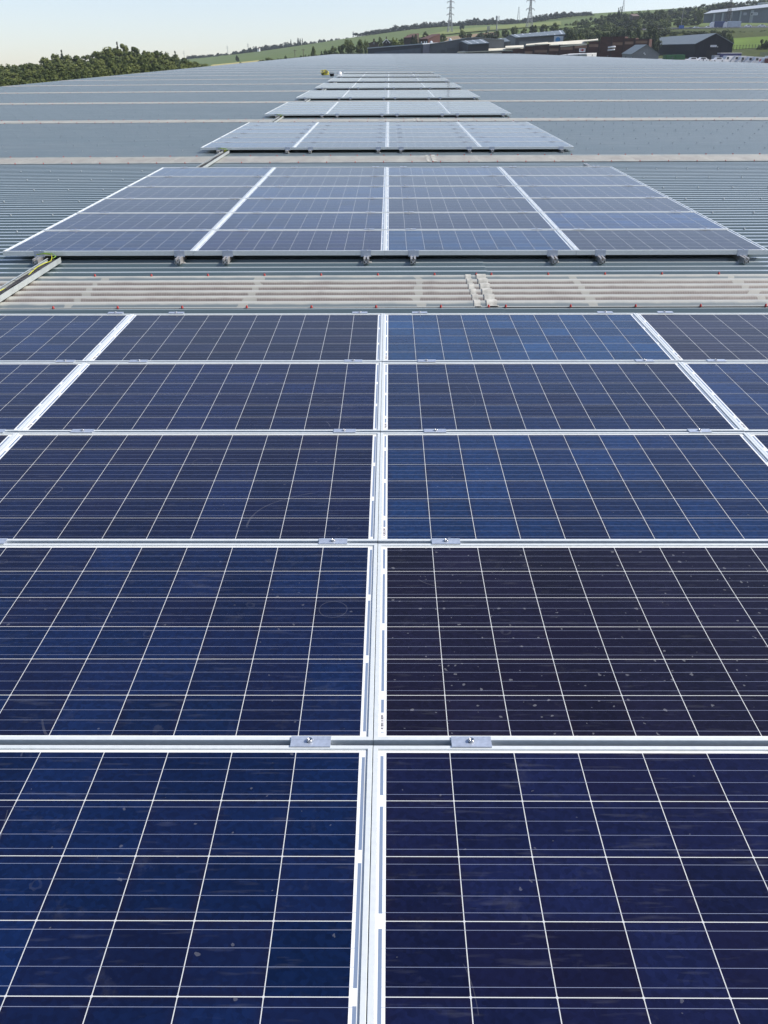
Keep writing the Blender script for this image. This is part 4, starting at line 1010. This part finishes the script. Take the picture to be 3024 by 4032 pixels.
def rev_shed(name, label, pA, pB, pRA, pRB, Y0, Y1, ybase, wallm, roofm, nl, ridge_in=8):
    """long side faces us: eave from pA to pB (depth Y0), ridge from pRA to pRB (depth Y1)"""
    A, B, RA, RB = at(*pA, Y0), at(*pB, Y0-4), at(*pRA, Y1), at(*pRB, Y1-4); z0 = at(pA[0], ybase, Y0).z
    base = Vector((A.x, A.y, z0)); t = thing(name, label, 'warehouse', base)
    a, b_, c, d = [v-base for v in (A, B, RB, RA)]
    a0, b0 = Vector((a.x, a.y, -3)), Vector((b_.x, b_.y, -3))
    far = lambda v, w_: Vector((2*v.x-w_.x, 2*v.y-w_.y, w_.z))
    fa, fb = far(d, a), far(c, b_); fa0, fb0 = Vector((fa.x, fa.y, -3)), Vector((fb.x, fb.y, -3))
    m = MB(); m.quad(a0, b0, b_, a); m.quad(fb0, fa0, fa, fb)
    n_ = len(m.v); m.v += [tuple(v) for v in (a0, a, d, fa, fa0)]; m.f.append(tuple(range(n_+4, n_-1, -1))); m.mi.append(0)
    n_ = len(m.v); m.v += [tuple(v) for v in (b0, b_, c, fb, fb0)]; m.f.append(tuple(range(n_, n_+5))); m.mi.append(0)
    m.obj('wall', wallm, t)
    m = MB(); up1 = Vector((0, 0, .15)); o_ = (a-d)*.05
    for p, q, r, s_ in ((a+o_, b_+o_, c, d), (d, c, fb-o_, fa-o_)):
        Q = [v+up1 for v in (p, q, r, s_)]; H = [v+Vector((0, 0, .3)) for v in Q]; m.quad(*H); m.quad(*Q[::-1])
        for i in range(4): j = (i+1) % 4; m.quad(Q[i], Q[j], H[j], H[i])
    m.obj('roof', roofm, t)
    for k in range(nl):
        f0 = (k+.5)/nl; m = MB(); u0 = Vector((0, 0, .48)); w_ = .16/nl
        p0, p1 = a.lerp(b_, f0), a.lerp(b_, f0+w_); r0, r1 = d.lerp(c, f0), d.lerp(c, f0+w_)
        m.quad(p0+u0, p1+u0, r1+u0, r0+u0); m.quad(r0+u0*.95, r1+u0*.95, p1+u0*.95, p0+u0*.95); m.obj('rooflight', M_EDGE, t)
    return t
rev_shed('rooflight_shed', 'dark shed with pale rooflight strips in front of the grey warehouse', (1842, 178), (1925, 173), (1815, 166), (1900, 159), 400, 416, 235, mat('blackish_cladding', (.03, .032, .036), .6), M_STEELR, 3)
rev_shed('annex_shed', 'dark gabled annex with an asymmetrical roof between the two rooflight sheds', (1935, 172), (2010, 166), (1945, 158), (1990, 154), 425, 434, 230, M_GREYW, M_STEELR, 1)
t = rev_shed('long_rooflight_shed', 'long grey shed with a row of rooflights and a blue round emblem on its end', (2030, 151), (2225, 138), (2008, 141), (2215, 123), 445, 468, 215, M_GREYW, M_STEELR, 7)
tb = t.location
A = at(2178, 168, 436)-Vector(tb); w_ = yw(2178, 436, 36)
sg = sub(t, 'sign_panel', mat('panel_paleblue', (.45, .50, .56), .5), (A.x, A.x+w_, A.y-1.6, A.y-1.45, A.z, A.z+hz(2178, 436, 26)))
MB().lathe([(w_*.26, -.05), (w_*.26, .05)], 20, (A.x+w_*.42, A.y-1.72, A.z+hz(2178, 436, 11)), axis='y').obj('sign_emblem', mat('emblem_blue', (.04, .20, .45), .5), sg)
sub(t, 'lower_wall', mat('pale_lower_wall', (.15, .165, .17), .7), (at(2040, 180, 444).x-tb.x, at(2170, 180, 444).x-tb.x, -4.2, -4.05, -2, at(2100, 158, 441).z-tb.z-.5))
# village houses
def house(name, label, px, pyb, Y, wpx, phi, L, e, r, wallm, roofm, trimm=None):
    Wd = yw(px, Y, wpx); t, p = build_shed(name, label, px, pyb, Y, phi, Wd, L, hz(px, Y, e), hz(px, Y, r), wallm, roofm, 'house', .4)
    he, hh = hz(px, Y, e), hz(px, Y, r)
    w1 = sub(t, 'window', M_WINDK, (Wd*.40, Wd*.60, -.06, -.0, he*1.02, he*1.25)); 
    sub(w1, 'frame', M_WHITE, (Wd*.40, Wd*.60, -.10, -.061, he*1.02-.12, he*1.02), (Wd*.40, Wd*.60, -.10, -.061, he*1.25, he*1.25+.12))
    sub(t, 'chimney', M_BRICK, (Wd*.42, Wd*.58, L*.6, L*.6+1, hh-.5, hh+1.3))
    if trimm:
        b = MB()
        for s_ in (0, 1):
            x0, x1 = (-.4, Wd/2) if not s_ else (Wd+.4, Wd/2); dz = (hh-he)/(Wd/2)*.4
            q = [(x0, he-dz), (x1, hh), (x1, hh+.35), (x0, he-dz+.35)]; b.prism(q if not s_ else q[::-1], -.62, -.42)
        b.obj('bargeboard', trimm, t)
    return t
M_TILE = mat('red_tile', (.085, .04, .034), .8, nz=(1, .2)); M_DKTILE = mat('brown_tile', (.075, .055, .045), .8, nz=(1, .2))
house('gabled_house', 'dark gabled house with white bargeboards and a white ground floor', 1509, 180, 475, 24, math.radians(0), 9, 12, 24, mat('dark_timber', (.03, .026, .026), .7), M_DKTILE, M_WHITE)
house('brown_roof_house', 'low house with a brown hipped-looking roof left of the gabled house', 1454, 186, 480, 36, math.radians(0), 8, 14, 22, mat('brown_render', (.10, .08, .06), .8), M_DKTILE)
t, base, d, n, T = block('red_brick_house', 'red brick house with white windows and a red tiled roof among the trees', 1653, 1686, 470, 466, 158, 156, 178, mat('house_brick', (.08, .036, .028), .85), 8, 'house', roof=M_TILE, rise=(2.2, 2.2))
for k in (.15, .5, .75):
    b = MB(); e = n.normalized()*(-.1); p0, p1 = d*k, d*(k+.14); z1 = T[0].z-.5; b.quad(p0+e+Vector((0, 0, z1-1.3)), p1+e+Vector((0, 0, z1-1.3)), p1+e+Vector((0, 0, z1)), p0+e+Vector((0, 0, z1))); b.quad(p1+e*.5+Vector((0, 0, z1-1.3)), p0+e*.5+Vector((0, 0, z1-1.3)), p0+e*.5+Vector((0, 0, z1)), p1+e*.5+Vector((0, 0, z1)))
    b.obj('window', M_WHITE, t)
t, base, d, n, T = block('tile_roof_house', 'brown-roofed house half hidden behind the village trees', 1590, 1622, 490, 488, 152, 150, 172, mat('tan_brick', (.06, .045, .035), .85), 8, 'house', roof=M_TILE, rise=(1.8, 1.8))
t, base, d, n, T = block('white_cottage', 'tiny white cottage at the foot of the hilltop trees', 1013, 1021, 1250, 1250, 193, 193, 197, M_WHITE, 8, 'house', roof=M_DKTILE, rise=(1.5, 1.5))
t, base, d, n, T = block('hill_house', 'house with a brown roof among trees of the wooded slope', 2492, 2518, 700, 700, 66, 65, 50, mat('hill_render', (.10, .075, .065), .8), 9, 'house', roof=mat('hill_tiles', (.12, .085, .075), .8), rise=(1.6, 1.6))
# hilltop warehouse, top right
t = rev_shed('hilltop_warehouse', 'big grey-blue warehouse with a pale roof beyond the motorway', (2772, 56), (3060, 26), (2800, 44), (3060, 14), 760, 790, 95, mat('pale_blue_cladding', (.085, .11, .145), .7, nz=(.3, .08)), mat('pale_steel_roof', (.33, .36, .38), .45), 0)
tb = Vector(t.location)
for px in (2805, 2838, 2872, 2907, 2948, 3007):
    A = at(px, 92, 757.5)-tb; zt = at(px, interp([(2772, 58), (3060, 28)], px), 757.5).z-tb.z
    sub(t, 'pilaster', mat('pilaster_grey', (.22, .26, .30), .5) if px == 2805 else bpy.data.materials['pilaster_grey'], (A.x, A.x+1.1 + (1.2 if px > 2940 else 0), A.y-.5, A.y+.5, -4, zt))
for px, w_, lab in ((2926, 13, 0), (2954, 28, 1)):
    A = at(px, 60, 753)-tb; W_ = yw(px, 753, w_); H_ = hz(px, 753, 10)
    sg = sub(t, 'sign', mat('sign_board_%d' % lab, (.18, .21, .26) if not lab else (.42, .46, .52), .5), (A.x, A.x+W_, A.y-.15, A.y+.0, A.z, A.z+H_))
    if lab: sub(sg, 'sign_emblem', M_NAVY, (A.x+W_*.07, A.x+W_*.3, A.y-.25, A.y-.16, A.z+H_*.15, A.z+H_*.85)); 
    if lab: sub(sg, 'sign_lettering', M_SLATEB, *[(A.x+W_*(.38+.11*k), A.x+W_*(.38+.11*k+.07), A.y-.25, A.y-.16, A.z+H_*.3, A.z+H_*.7) for k in range(5)])
t, base, d, n, T = block('roof_peak_building', 'pale flat roof showing between trees at the top right corner', 3000, 3040, 880, 880, 13, 11, 26, mat('pale_wall', (.4, .42, .42), .6), 10, 'building', roof=M_EDGE, rise=(.4, .4))
t, base, d, n, T = block('white_workshop_roof', 'low pale roof tucked in front of the brown workshop wall', 2205, 2312, 372, 366, 222, 216, 240, mat('pale_sheet', (.45, .47, .48), .5), 9, 'shed', roof=mat('whitish_roof', (.55, .56, .56), .45), rise=(.5, .3))

# ------------------------------------------------------------------ vehicles
M_TYRE = mat('tyre', (.015, .015, .015), .8)
def wheels(t, xsw, r, y0, y1, z=0):
    for x in xsw:
        for y in (y0, y1):
            wh = MB().lathe([(r, -.12), (r, .12)], 12, (x, y, z+r), axis='y').obj('wheel', M_TYRE, t, True)
def van(px, pyb, Y, phi, L, label, col=(.52, .53, .55), h=2.3, motif=None, group='white vans in the yard'):
    p = at(px, pyb, Y); t = thing('van', label, 'van', p, phi, group)
    b = MB(); b.prism([(0, .35), (L, .35), (L, h-.25), (L-.15, h-.05), (1.55, h), (1.35, h-.05), (.75, h*.58), (.12, h*.5), (0, h*.42)], -1, 1)
    m = mat('van_paint', col, .3); b.obj('body', m, t)
    b = MB(); b.prism([(1.28, h-.18), (.80, h*.60), (.82, h*.60-.02), (1.32, h-.2)], -.9, .9); 
    b.box(1.4, 2.2, -1.012, -1.002, h*.58, h-.35); b.obj('window', M_WINDK, t)
    wheels(t, (.9, L-.9), .34, -.95, .95)
    if motif: sub(t, 'emblem', mat('emblem_red', motif, .5), (2.6, 3.4, -1.014, -1.002, 1.1, 1.8))
    for s_ in (-.7, .7): sub(t, 'headlight', M_WHITE, (-.03, .1, s_-.15, s_+.15, h*.36, h*.42))
    return t
vans = [(2838, 252, 338, 'first white van from the left, nose towards the shed door', 20, None), (2872, 252, 338, 'white van with a red motif on its side', 14, (.35, .03, .03)), (2896, 254, 336, 'white van behind the one with the red motif', 8, None), (2926, 256, 334, 'white van with a dark side window in the middle of the row', 6, None),
        (2952, 257, 332, 'white van with a red wheel-shaped emblem', 4, (.30, .02, .03)), (2985, 262, 322, 'short white van nearest to the red container', 2, None), (3000, 252, 345, 'white van parked behind near the right edge', 12, None)]
for px, pyb, Y, lab, deg, mo in vans: van(px, pyb, Y, math.radians(deg), 5.6, lab, motif=mo, h=2.5)
for px, lab in ((2700, 'white pickup load under a pale cover left of the shed door'), (2738, 'white car left of the shed door'), (2800, 'white flat trailer in front of the shed door')):
    p = at(px, 246, 330); t = thing('parked_car', lab, 'car', p, math.radians(4), 'white vehicles in front of the charcoal shed')
    b = MB(); b.prism([(0, .3), (4.2, .3), (4.2, .95), (3.7, 1.02), (3.1, 1.5), (1.5, 1.52), (.9, 1.0), (0, .85)], -.85, .85); b.obj('body', M_WHITE, t)
    sub(t, 'window', M_WINDK, (1.45, 3.0, -.862, -.852, 1.05, 1.4)); wheels(t, (.8, 3.4), .32, -.8, .8)
# articulated blue trailer in the yard
p = at(2832, 250, 352); t = thing('curtain_trailer', 'dark blue curtain-sided trailer with a white roof parked beside the charcoal shed', 'lorry', p, math.radians(9)); Lt = yw(2832, 352, 88)
hT = hz(2832, 352, 42)
sub(t, 'body', mat('curtain_blue', (.012, .018, .09), .5), (0, Lt, 0, 2.5, .9, hT-.12)); sub(t, 'roof', M_WHITE, (-.05, Lt+.05, -.05, 2.55, hT-.118, hT)); wheels(t, (Lt*.7, Lt*.78, Lt*.86, 1.2), .5, .1, 2.4)
sub(t, 'cab', mat('cab_grey', (.25, .28, .32), .4), (-2.1, -.25, .1, 2.4, .6, hT-.7))
p = at(3018, 262, 318); t = thing('red_container', 'dark red container cut by the right edge in front of the vans', 'container', p)
sub(t, 'box', mat('container_red', (.13, .02, .015), .6), (0, 6, 0, 2.4, -.5, hz(3018, 318, 32))); sub(t, 'door_bar', M_INK, *[(.4+.7*k, .46+.7*k, -.05, -.002, -.4, hz(3018, 318, 30)) for k in range(4)])
# motorway traffic
def lorry(px, pyb, Y, Lm, col, label):
    p = at(px, pyb, Y); t = thing('lorry', label, 'lorry', p, math.radians(-3))
    m = mat('lorry_paint', col, .4, nz=(.6, .15)); sub(t, 'trailer', m, (2.6, Lm, 0, 2.5, 1.0, 4.0)); sub(t, 'trailer_roof', mat('lorry_top', tuple(min(1, c*1.5+.12) for c in col), .4), (2.6, Lm, -.04, 2.54, 4.0, 4.12))
    b = MB(); b.prism([(0, .6), (2.3, .6), (2.3, 3.7), (1.2, 3.75), (.2, 2.9), (0, 1.8)], .05, 2.45); b.obj('cab', mat('cab_white', (.6, .62, .66), .4), t)
    wheels(t, (1.2, Lm-1.2, Lm-2.5, 4.0), .5, .1, 2.4); return t
lorry(2795, 113, 632, yw(2795, 632, 54)+0, (.03, .055, .16), 'blue lorry on the motorway, left of the white one')
lorry(2847, 113, 630, yw(2847, 630, 66), (.38, .44, .52), 'pale lorry on the motorway right behind the blue one')
for px, pyb, Y, c, lab in ((2640, 122, 630, (.7, .72, .75), 'white car leftmost on the motorway'), (2705, 117, 640, (.10, .12, .14), 'dark car left of the blue-white pair on the motorway'), (2727, 115, 628, (.7, .72, .75), 'white car right of the dark car on the motorway'), (2774, 113, 628, (.75, .75, .75), 'white car just ahead of the blue lorry'), (2932, 108, 630, (.7, .72, .75), 'white van-like car right of the lorries'), (2986, 107, 632, (.65, .68, .7), 'white car rightmost on the motorway')):
    p = at(px, pyb, Y); t = thing('car', lab, 'car', p, math.radians(-3), 'cars on the motorway')
    b = MB(); b.prism([(0, .3), (4.3, .3), (4.3, .95), (3.8, 1.05), (3.1, 1.5), (1.5, 1.52), (.9, 1.0), (0, .85)], 0, 1.8); b.obj('body', mat('car_paint', c, .25), t)
    sub(t, 'window', M_WINDK, (1.45, 3.0, -.012, -.002, 1.05, 1.4)); wheels(t, (.8, 3.5), .32, .05, 1.75)
p = at(2672, 112, 618); t = thing('road_sign', 'blank-looking blue motorway sign on two posts', 'road sign', p)
w_ = yw(2672, 618, 20); h = hz(2672, 618, 12)
sub(t, 'sign_board', mat('sign_blue', (.02, .10, .38), .4), (0, w_, -.05, .05, 0, h)); sub(t, 'post', M_TRAY, (w_*.2, w_*.2+.15, .06, .2, -2.5, h)); sub(t, 'post', M_TRAY, (w_*.8, w_*.8+.15, .06, .2, -2.5, h))
# motorway barrier
b = MB(); A, B = at(2620, 117, 620), at(3060, 112, 620)
t = thing('crash_barrier', 'grey crash barrier along the near side of the motorway', 'barrier', A)
d = B-A; nseg = 24
for k in range(nseg):
    q0, q1 = d*(k/nseg), d*((k+1)/nseg); b.quad(q0+Vector((0, 0, .5)), q1+Vector((0, 0, .5)), q1+Vector((0, 0, .85)), q0+Vector((0, 0, .85))); b.quad(q1+Vector((0, .05, .5)), q0+Vector((0, .05, .5)), q0+Vector((0, .05, .85)), q1+Vector((0, .05, .85)))
b.obj('rail', mat('barrier_steel', (.28, .29, .30), .5), t)
b = MB()
for k in range(nseg+1): q = d*(k/nseg); b.box(q.x-.06, q.x+.06, q.y+.06, q.y+.16, q.z-1.2, q.z+.8)
o = b.obj('post', M_TRAY, t); 

# ------------------------------------------------------------------ pylons, masts, poles
M_PYL = mat('pylon_steel', (.24, .25, .27), .6)
def pylon(px, pyb, pyt, Y, wb_px, arms, label, armw=20, m=None, rad=None):
    """lattice tower: four legs, bracing, three pairs of arms with insulators"""
    p = at(px, pyb, Y); H = at(px, pyt, Y).z-p.z; k = (at(px+1, pyb, Y)-p).x; wb_ = wb_px*k/2; wt = wb_*.16; r = rad or .16
    t = thing('pylon', label, 'pylon', p, math.radians(12)); b = MB()
    def wid(f): return wt*1.9+(wb_-wt*1.9)*(1-f/.55) if f < .55 else wt+(wt*.9)*(1-(f-.55)/.45)
    lev = [0, .13, .25, .36, .46, .55, .63, .70, .77, .84, .90, .96, 1]
    cs = [(-1, -1), (1, -1), (1, 1), (-1, 1)]
    for sx, sy in cs: b.tube([(sx*wid(f), sy*wid(f), H*f) for f in lev], r, 4, r2=r*.7)
    for i in range(len(lev)-1):
        f0, f1 = lev[i], lev[i+1]; w0, w1 = wid(f0), wid(f1)
        for q in range(4):
            a, c = cs[q], cs[(q+1) % 4]
            b.tube([(a[0]*w0, a[1]*w0, H*f0), (c[0]*w1, c[1]*w1, H*f1)], r*.5, 3); b.tube([(c[0]*w0, c[1]*w0, H*f0), (a[0]*w1, a[1]*w1, H*f1)], r*.5, 3)
    b.obj('lattice_tower', m or M_PYL, t)
    for py in arms:
        z = at(px, py, Y).z-p.z; f = z/H; w0 = wid(f); al = armw*k
        for s_ in (-1, 1):
            b = MB()
            for sy in (-1, 1): b.tube([(s_*w0, sy*w0, z), (s_*al, 0, z)], r*.6, 4); b.tube([(s_*w0, sy*w0, z+al*.28), (s_*al, 0, z+.05)], r*.6, 4)
            for g_ in (.35, .65): b.tube([(s_*(w0+(al-w0)*g_), 0, z), (s_*(w0+(al-w0)*g_), 0, z+al*.28*(1-g_))], r*.4, 3)
            ar = b.obj('cross_arm', m or M_PYL, t)
            MB().tube([(s_*al, 0, z), (s_*al, 0, z-al*.33)], r*.8, 5).obj('insulator', M_PYL, ar)
    return t
pylon(1771, 146, -14, 900, 22, (8, 31, 57), 'tall lattice pylon near the centre of the skyline', 14, rad=.24)
pylon(2084, 106, -24, 860, 22, (3, 36), 'tall lattice pylon on the right of the skyline', 17, rad=.25)
pylon(1556, 140, 96, 1250, 10, (101, 108), 'distant small pylon left of the tall centre one', 9, rad=.2)
pylon(1443, 172, 120, 1250, 9, (126, 135), 'faint distant pylon behind the big pair of trees', 8, rad=.12)
pylon(1391, 146, 124, 1300, 5, (127, 131), 'tiny distant pylon on the bare crest', 4, rad=.15)
pylon(978, 206, 170, 1450, 6, (176, 182), 'tiny pylon above the left hilltop belt', 4, rad=.12)
pylon(897, 216, 178, 1500, 5, (184, 190), 'second tiny pylon farther left above the hilltop belt', 4, rad=.12)
pylon(727, 240, 198, 1700, 5, (204, 211), 'tiny pylon behind the end of the dense wood', 4, rad=.12)
pylon(2862, 112, -30, 640, 26, (28,), 'dark lattice tower in front of the hilltop warehouse', 26, m=mat('dark_steel', (.035, .033, .035), .7), rad=.13)
def mast(px, pyb, pyt, Y, label, r=.25, heads=True, name='mast', cat='mast'):
    p = at(px, pyb, Y); H = at(px, pyt, Y).z-p.z; t = thing(name, label, cat, p)
    MB().tube([(0, 0, -1), (0, 0, H)], r, 6, r2=r*.55).obj('pole', M_PYL, t)
    if heads:
        b = MB()
        for k in range(3): a = k*2.09; b.box(math.cos(a)*r*2.6-.2, math.cos(a)*r*2.6+.2, math.sin(a)*r*2.6-.2, math.sin(a)*r*2.6+.2, H-2.2, H+.1)
        b.tube([(-r*3, 0, H-1), (r*3, 0, H-1)], .06, 4); b.obj('antenna_head', mat('antenna_grey', (.35, .36, .37), .6) if 'antenna_grey' not in bpy.data.materials else bpy.data.materials['antenna_grey'], t)
    return t
mast(1955, 128, 63, 640, 'phone mast with a bulky antenna head', .42)
mast(1922, 126, 103, 640, 'short mast left of the phone mast', .3)
mast(2680, 118, 22, 650, 'tall slim lamp column rising behind the blue road sign', .16, name='lamp_column', cat='lamp column', heads=False)
p = at(2040, 80, 1150); H = at(2040, 27, 1150).z-p.z
t = thing('radio_tower', 'slender radio tower on the wooded crest', 'tower', p); b = MB()
for k in range(3):
    a = k*2.094; b.tube([(2.2*math.cos(a), 2.2*math.sin(a), -2), (.3*math.cos(a), .3*math.sin(a), H)], .16, 4)
    for j in range(8):
        f0, f1 = j/8, (j+1)/8; r0, r1 = 2.2-1.9*f0, 2.2-1.9*f1; a2 = (k+1)*2.094; b.tube([(r0*math.cos(a), r0*math.sin(a), H*f0), (r1*math.cos(a2), r1*math.sin(a2), H*f1)], .09, 3)
b.obj('lattice', M_PYL, t)
p = at(2453, 42, 900); H = at(2453, -12, 900).z-p.z
t = thing('radio_tower', 'thin lattice mast behind the poplars on the wooded slope', 'tower', p); b = MB()
for k in range(3):
    a = k*2.094; b.tube([(1.4*math.cos(a), 1.4*math.sin(a), -8), (.4*math.cos(a), .4*math.sin(a), H)], .12, 4)
    for j in range(8):
        f0, f1 = j/8, (j+1)/8; r0, r1 = 1.4-1.*f0, 1.4-1.*f1; a2 = (k+1)*2.094; b.tube([(r0*math.cos(a), r0*math.sin(a), H*f0), (r1*math.cos(a2), r1*math.sin(a2), H*f1)], .06, 3)
b.obj('lattice', M_PYL, t)
for px, pt in ((2433, 30), (2439, 27), (2446, 25)): tree(px, 62, pt, 8, 760, 'poplar0', 'slim dark poplar beside the thin lattice mast', 'poplars by the lattice mast')
for px, pb, pt, lab in ((1162, 232, 195, 'wooden pole in front of the field, left one'), (1195, 226, 192, 'wooden pole in front of the field, right one')):
    p = at(px, pb, 480); H = at(px, pt, 480).z-p.z; t = thing('telegraph_pole', lab, 'pole', p)
    MB().tube([(0, 0, -1), (0, 0, H)], .14, 6).obj('pole', mat('pole_wood', (.12, .10, .08), .8) if 'pole_wood' not in bpy.data.materials else bpy.data.materials['pole_wood'], t)
    sub(t, 'cross_bar', bpy.data.materials['pole_wood'], (-.9, .9, -.06, .06, H-.6, H-.45))
# fence in front of the green field
A, B = at(2888, 192, 415), at(3010, 188, 412); d = B-A; t = thing('field_fence', 'thin post fence at the foot of the bright green field', 'fence', A)
b = MB()
for k in range(11): q = d*(k/10); b.box(q.x-.07, q.x+.07, q.y-.07, q.y+.07, q.z-.6, q.z+1.4)
b.obj('fence_post', mat('fence_dark', (.04, .045, .035), .8), t)
b = MB()
for zz in (.5, 1.1): b.tube([Vector((0, 0, zz)), d+Vector((0, 0, zz))], .03, 3)
b.obj('fence_wire', bpy.data.materials['fence_dark'], t)
# palisade by the yard
A, B = at(2990, 232, 372), at(3060, 230, 370); d = B-A; t = thing('palisade_fence', 'grey palisade fence behind the vans at the right edge', 'fence', A)
b = MB()
for k in range(30): q = d*(k/29); b.box(q.x-.04, q.x+.04, q.y-.02, q.y+.02, q.z-1, q.z+2.2)
b.obj('pales', mat('fence_grey', (.16, .18, .20), .6), t)

# ------------------------------------------------------------------ haze
b = MB(); b.box(-1320, 1420, -280, 1660, -100, 175)
hm = bpy.data.materials.new('haze_air'); hm.use_nodes = True; hm.node_tree.nodes.clear()
pv = hm.node_tree.nodes.new('ShaderNodeVolumePrincipled'); pv.inputs['Density'].default_value = .00011; pv.inputs['Color'].default_value = (.78, .88, 1, 1); pv.inputs['Anisotropy'].default_value = .2
mo = hm.node_tree.nodes.new('ShaderNodeOutputMaterial'); hm.node_tree.links.new(pv.outputs[0], mo.inputs['Volume'])
hz_o = b.obj('haze', hm); tag(hz_o, None, None, kind='stuff')
